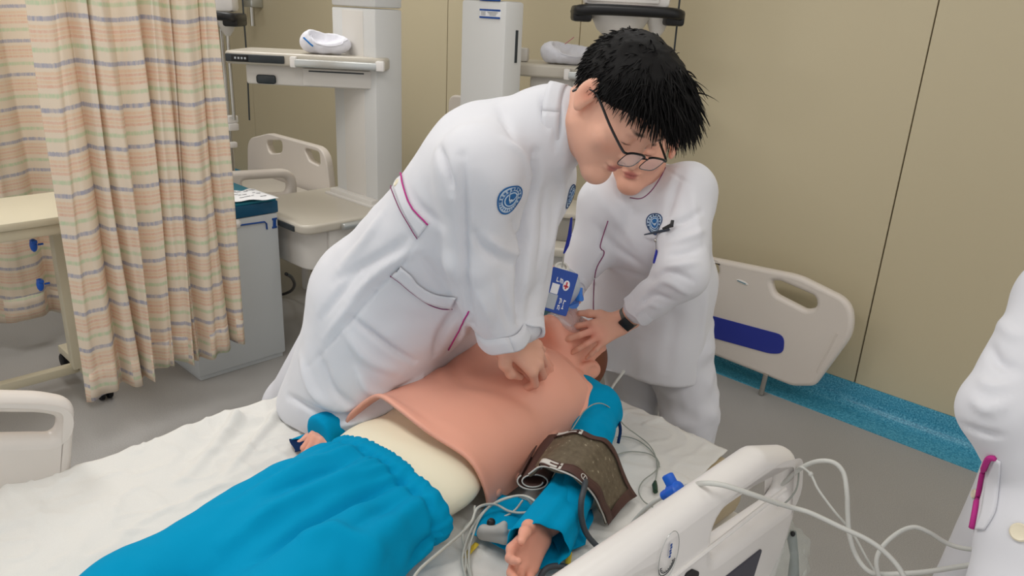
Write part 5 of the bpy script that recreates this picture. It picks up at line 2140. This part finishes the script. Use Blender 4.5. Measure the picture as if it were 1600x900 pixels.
emblem(S2, 1024, 349, .0265, coat2, up=cv(0.05, 1, 0), dark=True)
# round neckline
nc = H2 - GZ * .150 - GY * .045
nd = unit(GZ * .85 + GY * .45)
ns_ = GX
nu_ = np.cross(nd, ns_)
rows = []
for z, q in ((-.030, .092), (-.014, .086), (0.0, .079), (0.003, .076), (-.004, .073)):
    rows.append([nc + nd * z + (ns_ * math.cos(a) + nu_ * math.sin(a)) * q for a in np.linspace(0, 2 * math.pi, 41)])
sheet('collar', rows, .002, M_COAT, coat2)
# wristwatch
wax = unit(LW2 - LE2)
wc = LW2 - wax * .016
s_ = unit(np.cross(wax, -CF))
u_ = unit(np.cross(s_, wax))
st_rows = [[wc + wax * z + (s_ * math.cos(a) + u_ * math.sin(a) * .92) * .0290 for a in np.linspace(0, 2 * math.pi, 31)] for z in np.linspace(-.009, .009, 4)]
M_WSTRAP = mat('grey_watch_strap', (96, 92, 84), 0.4, 0.4)
wst = sheet('wristwatch', st_rows, .0025, M_WSTRAP, p2)
fn = unit(u_ * .55 * (1 if u_ @ CF < 0 else -1) - CF * .35 + unit(np.cross(wax, CU)) * 0.0 + cv(.45, .1, 0) * .6)
fn = unit(fn - wax * (fn @ wax))
MB(frame_m(wc + fn * .0315, wax, np.cross(fn, wax), fn)).box((0, 0, 0), (.024, .036, .008), .0035).build('watch_face', M_BLACK, wst)
# trousers and shoes
C = Body()
for sg in (-1, 1):
    C.chain([PEL2 + [sg * .08, .02, -.10], (-1.085 + sg * .10, 1.86, .45), (-1.085 + sg * .10, 1.90, .07)], [.11, .083, .070], .03)
C.half((0, 0, .05), (0, 0, -1), .004)
V, F = C.mesh(0.007)
V = V + normals(V, F) * (.008 * vnoise(V * [1, 1, 1.6], 14, 4) + .004 * vnoise(V, 32, 6))[:, None]
from_np('trousers', V, F, M_TROUS, p2)
for sg in (-1, 1):
    sh_ = Body()
    sh_.cone((-1.085 + sg * .10, 1.92, .045), (-1.085 + sg * .11, 1.76, .035), .042, .038, .02)
    sh_.half((0, 0, .002), (0, 0, -1), .003)
    V, F = sh_.mesh(0.006)
    from_np('shoe', V, F, M_SHOE, p2)

# ---------------------------------------------------------------- person three: white uniform at the right edge, hand in pocket
f3 = at(1850, 640, 1.12)
p3 = thing('person', (f3[0], f3[1], 0), 'person in white uniform at the right edge, one hand in a magenta trimmed pocket', 'person')
ax3, ay3 = f3[0], f3[1]
fd = unit(np.array([-ax3, -ay3, 0]) + np.array([-.35, .0, 0]))
rt = np.array([fd[1], -fd[0], 0])
if rt @ CR > 0:
    rt = -rt            # its right side lies to the left of the picture


def b3(r, f, z):
    return np.array([ax3, ay3, 0]) + rt * r + fd * f + np.array([0, 0, z])


B = Body()
H3 = b3(-.02, .03, 1.585)
hw3 = head_prims(B, H3, rt, fd, np.array([0, 0, 1.]), .98, female=True)
B.cone(H3 + [0, 0, -.12], b3(0, -.02, 1.36), .055, .07, .03)
B.cone(b3(0, -.01, 1.32), b3(0, 0, .9), .10, .11, .04)
S3, E3, W3 = at(1668, 470, 1.10), at(1562, 640, 1.08), at(1606, 735, 1.09)
B.chain([b3(.05, 0, 1.33), S3, E3, W3], [.07, .055, .04, .028], .03)
hand_prims(B, W3, fd, unit(np.array([0, 0, -1.]) - rt * .15), rt, 1, [(10, 15, 10)] * 4, s=.92)
B.chain([b3(-.05, 0, 1.33), b3(-.185, 0, 1.31), b3(-.24, -.02, 1.05), b3(-.23, .06, .83)], [.07, .055, .04, .028], .03)
hand_prims(B, b3(-.23, .06, .83), fd, np.array([0, 0, -1.]), -rt, -1, [(15, 20, 10)] * 4, s=.92)
for sg in (-1, 1):
    B.chain([b3(sg * .09, 0, .85), b3(sg * .10, .01, .46), b3(sg * .10, -.02, .06)], [.10, .06, .04], .03)
V, F = B.mesh(0.0055)
from_np('body', V, F, M_SKIN, p3, tint=head_tint(V, hw3, H3, rt, fd, np.array([0, 0, 1.]), .98, SKIN_C))
hair_obj('hair', H3, rt, fd, np.array([0, 0, 1.]), .98, p3, 200, .03, GRAV, (0, .060, .040), (0, .60, -.80), 13, bun=(0, -.115, .0))
C = Body()
for sg in (-1, 1):
    C.cone(b3(sg * .075, 0, 1.26), b3(sg * .075, 0, .92), .115, .118, .05)
    C.cone(b3(sg * .075, 0, .92), b3(sg * .09, .0, .52), .118, .14, .05)
C.cone(b3(.12, .02, 1.0), b3(.12, .06, .55), .075, .11, .06)
C.cone(b3(0, -.01, 1.30), b3(0, -.015, 1.40), .10, .065, .04)
C.cone(b3(0, 0, 1.31), S3, .09, .068, .04)
C.cone(b3(0, 0, 1.31), b3(-.185, 0, 1.31), .09, .068, .04)
C.chain([S3, E3, W3 + [0, 0, -.01]], [.062, .051, .040], .016)
C.cone(at(1612, 745, 1.12), at(1608, 830, 1.09), .050, .060, .03)
C.cone(at(1612, 820, 1.10), at(1600, 1010, 1.06), .060, .085, .03)
C.chain([b3(-.185, 0, 1.31), b3(-.24, -.02, 1.05), b3(-.232, .05, .86)], [.068, .056, .044], .018)
C.half((0, 0, .50), (0, 0, -1), .005)
V, F = C.mesh(0.0055)
folds3 = [([(1545, 540), (1560, 565), (1590, 580)], .008, -.010), ([(1520, 625), (1545, 640), (1575, 628)], .008, .009), ([(1505, 665), (1535, 675), (1565, 680)], .006, -.009),
          ([(1530, 590), (1550, 605), (1580, 600)], .008, .007), ([(1560, 500), (1580, 520), (1600, 530)], .010, .006)]
V = coat_folds(V, F, folds3, .002, .001, 15)
coat3 = from_np('coat', V, F, M_COAT, p3)
S3s = Surf(V, F)
C = Body()
for sg in (-1, 1):
    C.chain([b3(sg * .09, 0, .75), b3(sg * .10, .01, .46), b3(sg * .10, -.02, .07)], [.11, .083, .07], .03)
C.half((0, 0, .05), (0, 0, -1), .004)
V, F = C.mesh(0.009)
from_np('trousers', V, F, M_TROUS, p3)
for sg in (-1, 1):
    sh_ = Body()
    sh_.cone(b3(sg * .10, -.03, .045), b3(sg * .11, .13, .035), .042, .038, .02)
    sh_.half((0, 0, .002), (0, 0, -1), .003)
    V, F = sh_.mesh(0.007)
    from_np('shoe', V, F, M_SHOE, p3)
piping(S3s, [(1556, 714), (1546, 716), (1538, 740), (1532, 770), (1527, 800), (1522, 826)], .0042, M_MAG, coat3, 'pocket_piping', lift=.003)
band(S3s, [(1556, 716), (1545, 750), (1536, 800), (1527, 828)], [(1564, 720), (1562, 760), (1556, 800), (1540, 828)], .004, M_COAT, coat3, 'pocket_band', thick=.003)
button(S3s, 1594, 832, .0125, coat3)
button(S3s, 1523, 772, .008, coat3)
# ================================================================ blood pressure cuff
bp = thing('pressure_cuff', onz(905, 740, ZM + .02), 'worn brown blood pressure cuff wrapped over the near teal sleeve', 'pressure cuff')
up_e = spline([onz(*p) for p in ((864, 688, .69), (880, 677, .715), (910, 677, .728), (938, 686, .716), (958, 701, .685), (970, 735, .640), (993, 777, .592))], 6)
lo_e = spline([onz(*p) for p in ((826, 742, .672), (846, 730, .700), (876, 737, .718), (906, 752, .704), (928, 776, .668), (940, 800, .630), (947, 818, .592))], 6)
nC = len(up_e)
rows = []
for i in range(15):
    t = i / 14
    row = []
    for j in range(nC):
        p = up_e[j] * (1 - t) + lo_e[j] * t
        p = p + np.array([0, 0, .006 * math.sin(math.pi * t) * (j / nC) + .003 * math.sin(j * .7 + t * 4)])
        row.append(p)
    rows.append(row)
M_WORN = NT('worn_brown_cuff')
tc_ = M_WORN.n('ShaderNodeTexCoord')
vo = M_WORN.n('ShaderNodeTexNoise')
vo.inputs['Scale'].default_value = 95
vo.inputs['Detail'].default_value = 2
M_WORN.l(tc_.outputs['Object'], vo.inputs['Vector'])
rp_ = M_WORN.n('ShaderNodeValToRGB')
e_ = rp_.color_ramp.elements
e_[0].position, e_[0].color = .30, lin((96, 84, 66)) + (1,)
e_[1].position, e_[1].color = .74, lin((176, 164, 140)) + (1,)
q_ = e_.new(.66)
q_.color = lin((112, 100, 80)) + (1,)
M_WORN.l(vo.outputs[0], rp_.inputs[0])
M_WORN.l(rp_.outputs[0], M_WORN.b.inputs['Base Color'])
M_WORN.b.inputs['Roughness'].default_value = .75
sheet('wrap', rows, .004, M_WORN.m, bp)
R_ = np.array(rows)


def cpt(i, j, l=.005):
    """point on the cuff: i along, j around (fractions)"""
    a, b = i * (R_.shape[0] - 1), j * (R_.shape[1] - 1)
    i0, j0 = min(int(a), R_.shape[0] - 2), min(int(b), R_.shape[1] - 2)
    fa, fb = a - i0, b - j0
    p = (R_[i0, j0] * (1 - fa) + R_[i0 + 1, j0] * fa) * (1 - fb) + (R_[i0, j0 + 1] * (1 - fa) + R_[i0 + 1, j0 + 1] * fa) * fb
    t1, t2 = R_[i0 + 1, j0] - R_[i0, j0], R_[i0, j0 + 1] - R_[i0, j0]
    n = unit(np.cross(t1, t2))
    if n @ CF > 0:
        n = -n
    return p + n * l


def cband(name, i0, i1, j0, j1, m, l=.0052, parent=bp, n=40):
    rw = [[cpt(i0 + (i1 - i0) * a / 3, j0 + (j1 - j0) * b / n, l) for b in range(n + 1)] for a in range(4)]
    return sheet(name, rw, .0008, m, parent)


cband('binding', .0, .10, 0, 1, M_CUFFB)
bnd = cband('binding', .84, 1.0, 0, 1, M_CUFFB)
cband('binding', .08, .86, .93, 1.0, M_CUFFB)
M_PALE = mat('pale_print', (214, 210, 202), .7, .2)
for i0, i1 in ((.015, .085), (.865, .97)):
    pr = cband('range_label', i0, i1, .12, .30, M_PALE, .0064, n=10)
    cband('arrow', i0 - .01, i1 + .03, .315, .335, M_PALE, .0064, pr, 3)
    cband('arrow', (i0 + i1) / 2 - .012, (i0 + i1) / 2 + .012, .24, .33, M_CUFFB, .0074, pr, 3)
c_ = cpt(.92, .50, .0066)
t1 = unit(cpt(.92, .53) - cpt(.92, .47))
t2 = unit(cpt(.97, .50) - cpt(.87, .50))
MB().tube([c_ + t1 * .008 * math.cos(a) + t2 * .006 * math.sin(a) for a in np.linspace(0, 2 * math.pi, 17)], .0008, 5).tube([c_ - t1 * .001 + t2 * .006, c_ + t1 * .001 - t2 * .006], .0008, 5).build('artery_mark', M_PALE, bp)
MB().tube([lo + np.array([0, 0, .002]) for lo in lo_e], .0018, 6).build('stitched_edge', M_PALE, bp)
# rolled end towards the chest
roll = []
for i in range(12):
    t = i / 11
    a0 = onz(866, 690, .66) * (1 - t) + onz(834, 752, .645) * t
    row = []
    for j in range(40):
        a = j / 39 * 2 * math.pi * 1.6
        r_ = .030 * (1 - .45 * j / 39)
        row.append(a0 + cv(math.cos(a + 2.4) * r_ * 1.15, math.sin(a + 2.4) * r_ * .62, .0))
    roll.append(row)
rl = sheet('rolled_end', roll, .003, M_CUFFB, bp)
MB().tube([p + (roll[-1][0] - roll[-2][0]) * .05 for p in roll[-1]], .0016, 6).build('stitched_edge', M_PALE, rl)
M_HOSE = mat('charcoal_hose', (62, 68, 74), .45, .4)
M_CABLE = mat('grey_cable', (190, 190, 182), .5, .4)
M_CABLE2 = mat('pale_grey_cable', (206, 206, 200), .45, .4)
M_CABLED = mat('dim_grey_cable', (156, 160, 152), .5, .4)


def z3(X, Y, z):
    return onz(680 + X / 3.4625, 640 + Y / 3.4625, z)


def z4(X, Y, z):
    return onz(860 + X / 3.461, 640 + Y / 3.461, z)


def z5(X, Y, D):
    return at(1180 + X / 3.462, 640 + Y / 3.462, D)


cable('cuff_hose', [z3(812, 385, .70), z3(806, 425, .70), z3(790, 500, .685), z3(792, 590, .655), z3(824, 680, .625), z3(905, 768, .60), z3(985, 850, .594)], .0058, M_HOSE,
      label='charcoal rubber hose running down from the brown cuff to the rail', cat='hose')
cable('cuff_hose', [z3(560, 960, .592), z3(578, 890, .60), z3(620, 852, .606), z3(700, 850, .602), z3(790, 882, .595), z3(900, 940, .592)], .0058, M_HOSE,
      label='short arc of charcoal hose below the manikin fingers at the frame bottom', cat='hose')
ys = MB()
ys.tube([z3(726, 770, .595), z3(718, 830, .592), z3(700, 930, .590)], .0052, 8, flat=.4)
tag(ys.build('yellow_strap', M_YEL), 'yellow strap lying below the open teal sleeve cuff', 'strap')
tag(MB().tube([z3(225, 725, .592), z3(190, 762, .590), z3(160, 800, .588)], .0055, 8, flat=.4).build('yellow_strap', M_YEL),
    'yellow strap end peeking out under the cable bundle by the trousers', 'strap')

# ---------------------------------------------------------------- cable bundle beside the waist
bun = [
    ([(-150, 960, .69), (-80, 860, .69), (30, 765, .68), (130, 680, .65), (195, 610, .64), (232, 530, .65), (320, 512, .635), (400, 550, .625), (480, 558, .625), (575, 535, .63)], .0026,
     'pale cable crossing the teal trousers and looping by the chest hem'),
    ([(575, 520, .66), (500, 472, .665), (430, 468, .655), (340, 496, .64), (255, 560, .62), (195, 650, .61), (155, 760, .60), (150, 840, .595), (180, 960, .59)], .0025,
     'pale cable of the bundle curving highest beside the brown cuff roll'),
    ([(545, 545, .62), (480, 470, .655), (395, 478, .65), (300, 522, .63), (240, 590, .615), (205, 680, .605), (182, 780, .597), (195, 900, .592), (225, 980, .59)], .0024,
     'second pale cable of the bundle dropping beside the waistband'),
    ([(475, 490, .64), (430, 545, .625), (370, 580, .615), (300, 592, .61), (240, 630, .605), (180, 705, .60), (165, 800, .595), (205, 960, .59)], .0022,
     'innermost pale cable of the bundle near the grey clip'),
    ([(215, 520, .64), (205, 590, .625), (160, 640, .61), (150, 700, .60), (165, 790, .597), (160, 890, .592), (150, 980, .59)], .0022,
     'pale cable running straight down along the trouser side'),
]
for pts, r_, lab in bun:
    cable('monitor_cable', [z3(*p) for p in pts], r_, M_CABLE, label=lab, cat='cable')
sc_ = thing('finger_sensor', z3(320, 690, .60), 'grey finger clip sensor lying on the teal shirt flap', 'sensor')
M_CLIP = mat('grey_clip_plastic', (168, 166, 162), .5, .35)
cl = Body()
ca, cb = z3(262, 668, .622), z3(378, 692, .622)
cl.cone(ca, cb, .0135, .0125, .01)
cl.cone(z3(262, 650, .634), z3(370, 655, .640), .010, .008, .008)
cl.cone(cb, z3(420, 655, .625), .009, .004, .01)
cl.cone(z3(350, 640, .642), z3(372, 622, .648), .008, .007, .006)
cl.half((0, 0, .604), (0, 0, -1), .003)
V, F = cl.mesh(.0022)
from_np('clip_body', V, F, M_CLIP, sc_)
MB().ell(z3(302, 612, .645), (.008, .009, .009), seg=12).build('clip_button', M_BLACK, sc_)
cable('sensor_cable', [z3(405, 656, .627), z3(470, 661, .622), z3(530, 650, .62), z3(580, 630, .62)], .0024, M_CABLE, sc_)

# ---------------------------------------------------------------- ECG leads on the far side of the cuff
e1 = cable('lead_cable', [onz(*p) for p in ((882, 688, .695), (893, 672, .712), (904, 655, .716), (913, 642, .718), (927, 632, .718), (942, 631, .708), (958, 642, .68), (975, 664, .625), (996, 680, .592),
                          (1014, 695, .590), (1024, 712, .590), (1027, 732, .590), (1024, 752, .591))], .0014, M_CABLED, n=6)
tag(e1, 'thin grey lead wire over the teal shoulder ending in a dark green plug', 'cable')
pgm = MB()
pgm.tube([onz(1024, 752, .592), onz(1023, 758, .593), onz(1024, 768, .592)], [.003, .0062, .0055], 10)
pgm.build('plug', mat('dark_green_plastic', (22, 58, 38), .4, .4), e1)
cable('lead_cable', [z4(*p) for p in ((360, 150, .60), (400, 145, .5905), (470, 165, .5905), (535, 212, .5905), (580, 272, .5905), (588, 302, .5905), (565, 335, .5905), (502, 385, .5905), (478, 440, .5905), (500, 490, .5905), (545, 522, .5905), (620, 560, .5905), (700, 600, .5905))],
      .0014, M_CABLED, label='thin grey lead wire looping on the sheet and running under the rail', cat='cable', n=6)
cable('lead_cable', [z4(*p) for p in ((350, 246, .60), (400, 232, .59), (450, 227, .5905), (530, 238, .5905), (575, 268, .5905), (590, 310, .5905))],
      .0013, M_CABLED, label='short thin lead wire bowing from under the brown cuff', cat='cable', n=6)

# ---------------------------------------------------------------- tube with the blue connector
tb_ = thing('breathing_tube', z4(665, 440, .62), 'pale tube with a blue twist connector lying over the near rail', 'tube')
cable('tube', [z4(200, 870, .592), z4(285, 785, .596), z4(385, 690, .605), (at(860 + 480 / 3.461, 640 + 572 / 3.461, 1.40)), at(860 + 560 / 3.461, 640 + 500 / 3.461, 1.34), at(860 + 625 / 3.461, 640 + 460 / 3.461, 1.315)], .0042, M_CABLE2, tb_)
p0, p1_ = at(860 + 612 / 3.461, 640 + 466 / 3.461, 1.32), at(860 + 735 / 3.461, 640 + 412 / 3.461, 1.275)
d_ = unit(p1_ - p0)
s_ = unit(np.cross(d_, (0, 0, 1)))
Mc = frame_m(p0, s_, np.cross(d_, s_), d_)
MB(Mc).lathe([(0, 0), (.008, 0), (.009, .006), (.009, .020), (0, .020)], 16).build('connector_end', M_BLUEPL, tb_)
cn = MB(Mc @ Matrix.Translation((0, 0, .030)))
cn.lathe([(0, -.012), (.010, -.012), (.014, -.008), (.014, .012), (.008, .016), (0, .016)], 16)
cn.box((0, .012, .002), (.016, .036, .018), .004)
cn.box((0, -.012, .002), (.016, .036, .018), .004)
cn.build('connector_wings', M_BLUEPL, tb_)
ra = at(860 + 735 / 3.461, 640 + 414 / 3.461, 1.275)
cable('tube', [ra, at(860 + 830 / 3.461, 640 + 398 / 3.461, 1.20), at(860 + 940 / 3.461, 640 + 410 / 3.461, 1.185), at(860 + 1080 / 3.461, 640 + 455 / 3.461, 1.20), z5(100, 500, 1.24), z5(200, 530, 1.27), z5(300, 560, 1.27), z5(470, 640, 1.26),
               z5(600, 700, 1.25), z5(700, 770, 1.24), z5(780, 860, 1.23), z5(830, 960, 1.22)], .0042, M_CABLE2, tb_)

# cables hanging right of the bed
cable('monitor_cable', [z5(100, 440, 1.50), z5(170, 385, 1.44), z5(240, 322, 1.40), z5(330, 281, 1.37), z5(420, 285, 1.35), z5(476, 340, 1.34), z5(496, 450, 1.33), z5(500, 560, 1.33), z5(510, 680, 1.33), z5(545, 790, 1.33), z5(605, 868, 1.32),
                        z5(680, 890, 1.31), z5(900, 880, 1.28), z5(1090, 852, 1.25), z5(1250, 830, 1.22)], .0043, M_CABLE2,
      label='thick pale cable arching up behind the rail end and back to the right', cat='cable')
kn_ = cable('monitor_cable', [z5(215, 330, 1.41), z5(250, 312, 1.39), z5(300, 350, 1.38), z5(340, 430, 1.37), z5(420, 540, 1.36), z5(480, 610, 1.355), z5(540, 690, 1.35), z5(600, 800, 1.34), z5(680, 930, 1.33)], .0024, M_CABLE2,
            label='thin pale cable branching off and dropping steeply beside the rail end', cat='cable')
MB().ell(z5(300, 350, 1.38), (.0045, .0045, .0055), seg=10).build('joint', M_CABLE2, kn_)
cable('monitor_cable', [z5(236, 335, 1.41), z5(232, 390, 1.41), z5(215, 445, 1.41), z5(165, 502, 1.41), z5(120, 520, 1.42)], .0016, M_CABLED, label='thin dull wire curling back towards the rail end', cat='cable', n=6)
cable('monitor_cable', [z5(690, 940, 1.30), z5(662, 880, 1.30), z5(658, 800, 1.30), z5(700, 728, 1.30), z5(780, 662, 1.30), z5(860, 636, 1.29), z5(940, 664, 1.28), z5(1040, 724, 1.27), z5(1145, 753, 1.25), z5(1300, 760, 1.22)], .0038, M_CABLE2,
      label='pale cable loop nearest to the person in the right corner', cat='cable')

# clear plastic bag with a grey nozzle, hanging at the rail end
M_CLEAR = mat('clear_plastic_film', (226, 236, 230), .12, .6, alpha=.15)
bg_ = thing('plastic_bag', z5(130, 760, 1.52), 'crumpled clear plastic bag with a grey nozzle hanging by the rail end', 'bag')
b_ = Body()
b_.cone(z5(110, 560, 1.55), z5(150, 760, 1.52), .018, .046, .03)
b_.cone(z5(150, 760, 1.52), z5(120, 980, 1.50), .046, .05, .03)
V, F = b_.mesh(.0045)
V = V + normals(V, F) * (.014 * vnoise(V, 30, 3) + .008 * vnoise(V, 70, 5))[:, None]
from_np('film', V, F, M_CLEAR, bg_, smooth=False)
MB().tube([z5(205, 655, 1.50), z5(200, 700, 1.50), z5(212, 790, 1.50), z5(206, 950, 1.49)], [.006, .0095, .008, .012], 12).build('nozzle', mat('nozzle_grey', (128, 134, 132), .5, .4), bg_)
MB().ell(z5(203, 672, 1.485), (.005, .004, .006), seg=10).build('nozzle_opening', M_BLACK, bg_)

# ---------------------------------------------------------------- resuscitator mask
MO = HC + YH * .084 - ZH * .048
M_CLEARM = mat('clear_mask_plastic', (232, 236, 240), .06, .6, alpha=.30)
rs = thing('resuscitator', MO, 'clear face mask with blue valve and bag held on the manikin face', 'resuscitator')
Mm = frame_m(MO, XH, -ZH, YH)
for nm, prof, mm in (('mask_dome', [(.047, .004), (.046, .014), (.041, .026), (.030, .038), (.018, .044), (.0145, .056), (.012, .056)], M_CLEARM),):
    rg = []
    for r_, z in prof:
        rg.append([Mm @ Vector((r_ * .86 * math.cos(a), r_ * 1.08 * math.sin(a), z)) for a in np.linspace(0, 2 * math.pi, 33)[:-1]])
    MB().rings(rg, True, False).build(nm, mm, rs)
MB().tube([Mm @ Vector((.046 * .86 * math.cos(a), .046 * 1.08 * math.sin(a), .004 - .010 * math.cos(2 * a))) for a in np.linspace(0, 2 * math.pi, 41)], .0095, 10).build('mask_cushion', M_CLEARM, rs)
v0 = Mm @ Vector((0, 0, .050))
v1 = np.array(at(902, 462, 1.875))
M_BLUECL = mat('clear_blue_plastic', (44, 128, 226), .15, .6, alpha=.85)
vb = MB()
vb.tube([v0, np.array(v0) + YH * .02, at(896, 474, 1.88)], [.0135, .0145, .014], 16)
vb.tube([at(888, 470, 1.885), at(908, 462, 1.87)], .0135, 16)
vb.tube([at(905, 471, 1.862), at(905, 450, 1.866)], .0085, 12)
vb.build('valve', M_BLUECL, rs)
bb_ = Body()
bb_.cone(at(886, 466, 1.885), at(878, 446, 1.86), .018, .040, .02)
bb_.cone(at(878, 446, 1.86), at(876, 432, 1.83), .040, .024, .02)
V, F = bb_.mesh(.004)
from_np('bag', V, F, mat('translucent_bag', (206, 214, 220), .3, .5, alpha=.7), rs)
ra_ = unit(cv(.02, .62, .78))
rx_ = unit(np.cross(ra_, cv(0, 1, 0)))
Mr = frame_m(at(876.5, 425, 1.80), rx_, np.cross(ra_, rx_), ra_)
rg_ = MB(Mr)
rg_.lathe([(.012, .014), (.012, .018), (.0155, .019), (.0185, .014), (.0190, .004), (.0175, -.010), (.0150, -.016), (.012, -.016)], 26)
rg_.build('inlet_ring', mat('inlet_white', (236, 234, 226), .35, .5), rs)
MB(Mr).lathe([(0, .006), (.0122, .006), (.0122, .010), (.006, .012), (0, .012)], 20).build('inlet_valve', mat('green_valve', (44, 120, 84), .5, .3), rs)

# ---------------------------------------------------------------- hanging identity card
cpx = [(857.5, 415), (898, 428), (890.5, 495), (850, 484)]
cD = [1.70, 1.70, 1.70, 1.70]
P4 = [at(x, y, d) for (x, y), d in zip(cpx, cD)]
cx_ = unit((P4[1] - P4[0]) + (P4[2] - P4[3]))
cy_ = (P4[0] - P4[3]) + (P4[1] - P4[2])
cy_ = unit(cy_ - cx_ * (cy_ @ cx_))
cz_ = np.cross(cx_, cy_)
cc_ = sum(P4) / 4
cw, ch = np.linalg.norm(P4[1] - P4[0]), np.linalg.norm(P4[0] - P4[3])
idc = thing('identity_card', cc_, 'blue identity card hanging from the leaning person on a navy reel strap', 'card')
Mi = frame_m(cc_, cx_, cy_, cz_)
M_CARD = mat('card_blue', (22, 70, 160), .35, .45)
rr = fillet([(-cw / 2, -ch / 2), (cw / 2, -ch / 2), (cw / 2, ch / 2), (-cw / 2, ch / 2)], .005, 4)
plate('card', rr, [], .004, .001, Mi, M_CARD, idc)


def cbox(name, x0, y0, x1, y1, m, l=.0023):
    return MB(Mi).box(((x0 + x1) / 2 * cw / 2, (y0 + y1) / 2 * ch / 2, l), (abs(x1 - x0) * cw / 2, abs(y1 - y0) * ch / 2, .0006)).build(name, m, idc, smooth=False)


cbox('name_patch', -.66, -.16, -.10, .30, M_PAPER)
cbox('grey_patch', -.78, -.86, -.02, -.18, M_SCREEN)
g = MB(Mi)
for i, (x, y, w_, h_) in enumerate(((-.42, .50, .05, .2), (-.34, .42, .16, .05), (-.16, .50, .05, .2), (-.06, .55, .14, .05), (-.06, .45, .05, .16), (.04, .45, .05, .16), (.24, -.30, .16, .05), (.24, -.44, .05, .2), (.34, -.40, .05, .16),
                                    (.24, -.62, .16, .05), (.20, -.72, .05, .14), (.32, -.74, .05, .14), (.52, -.40, .05, .22), (.60, -.34, .12, .05), (.54, -.70, .14, .05), (.54, -.62, .05, .16))):
    g.box((x * cw / 2, y * ch / 2, .0023), (w_ * cw / 2, h_ * ch / 2, .0006))
tag(g.build('lettering', M_PAPER, idc, smooth=False), kind='stuff')
g = MB(Mi)
g.ell((.36 * cw / 2, .34 * ch / 2, .0022), (.40 * cw / 2 * .62, .30 * ch / 2 * .8, .0008), seg=16)
em = g.build('white_badge', M_PAPER, idc)
g = MB(Mi)
g.box((.36 * cw / 2, .34 * ch / 2, .0031), (.12 * cw / 2, .32 * ch / 2, .0006))
g.box((.36 * cw / 2, .30 * ch / 2, .0031), (.34 * cw / 2, .09 * ch / 2, .0006))
g.build('red_mark', M_RED, em, smooth=False)
sp_ = [at(893, 340, 1.66), at(890, 368, 1.68), at(886, 384, 1.69), at(881, 396, 1.695)]
MB().tube(sp_, [.0035, .007, .007, .0035], 8, flat=.35).build('reel_strap', mat('navy_strap', (34, 48, 150), .6, .3), idc)
MB().tube([at(881, 396, 1.695), at(880, 404, 1.697), at(878, 418, 1.70)], .0016, 6).build('clip', M_STEEL, idc)

# ---------------------------------------------------------------- pens and reel at the second person's pocket
pa_, _ = S2.hit(1006, 367)
pb2, _ = S2.hit(1044, 359)
off = -CF * .008
tag(MB().tube([pa_ + off, pa_ * .5 + pb2 * .5 + off, pb2 + off], [.0016, .0034, .0034], 8).build('pen', mat('pen_dark', (46, 58, 74), .35, .5)), 'dark slim pen clipped across the second person chest pocket', 'pen')
tag(MB().tube([pb2 + off * 1.6 + cv(-.016, .001, 0), pb2 + off * 1.6 + cv(.006, .010, 0), pb2 + off * 1.6 + cv(.008, .022, 0)], [.003, .006, .004], 8).build('pen_holder', M_BLACK), 'black pen clip beside the round emblem on the bending person', 'clip')
ra2, _ = S2.hit(1024, 376)
rb2, _ = S2.hit(1024, 402)
rl2 = thing('badge_reel', ra2, 'navy badge reel clip hanging below the pen on the bending person', 'badge reel')
MB().ell(ra2 + off * .7, (.005, .005, .005), seg=12).tube([ra2 + off * .7, rb2 + off * 1.1 + cv(0, .018, 0)], .0012, 6).build('reel_cord', M_STEEL, rl2)
br = MB()
br.tube([rb2 + off * 1.1 + cv(.001, .018, 0), rb2 + off * 1.1 + cv(.001, .006, 0), rb2 + off * 1.1 + cv(-.001, -.010, 0), rb2 + off * 1.1 + cv(-.002, -.016, 0)], [.003, .007, .010, .009], 10, flat=.45)
br.build('strap', mat('reel_navy', (36, 44, 150), .5, .3), rl2)

cable('drain_tube', [at(975, 580, 2.12), at(966, 592, 2.10), at(957, 604, 2.06), at(952, 616, 2.05)], .004, M_CABLE2, label='short white tube end behind the manikin head at the bed edge', cat='tube')
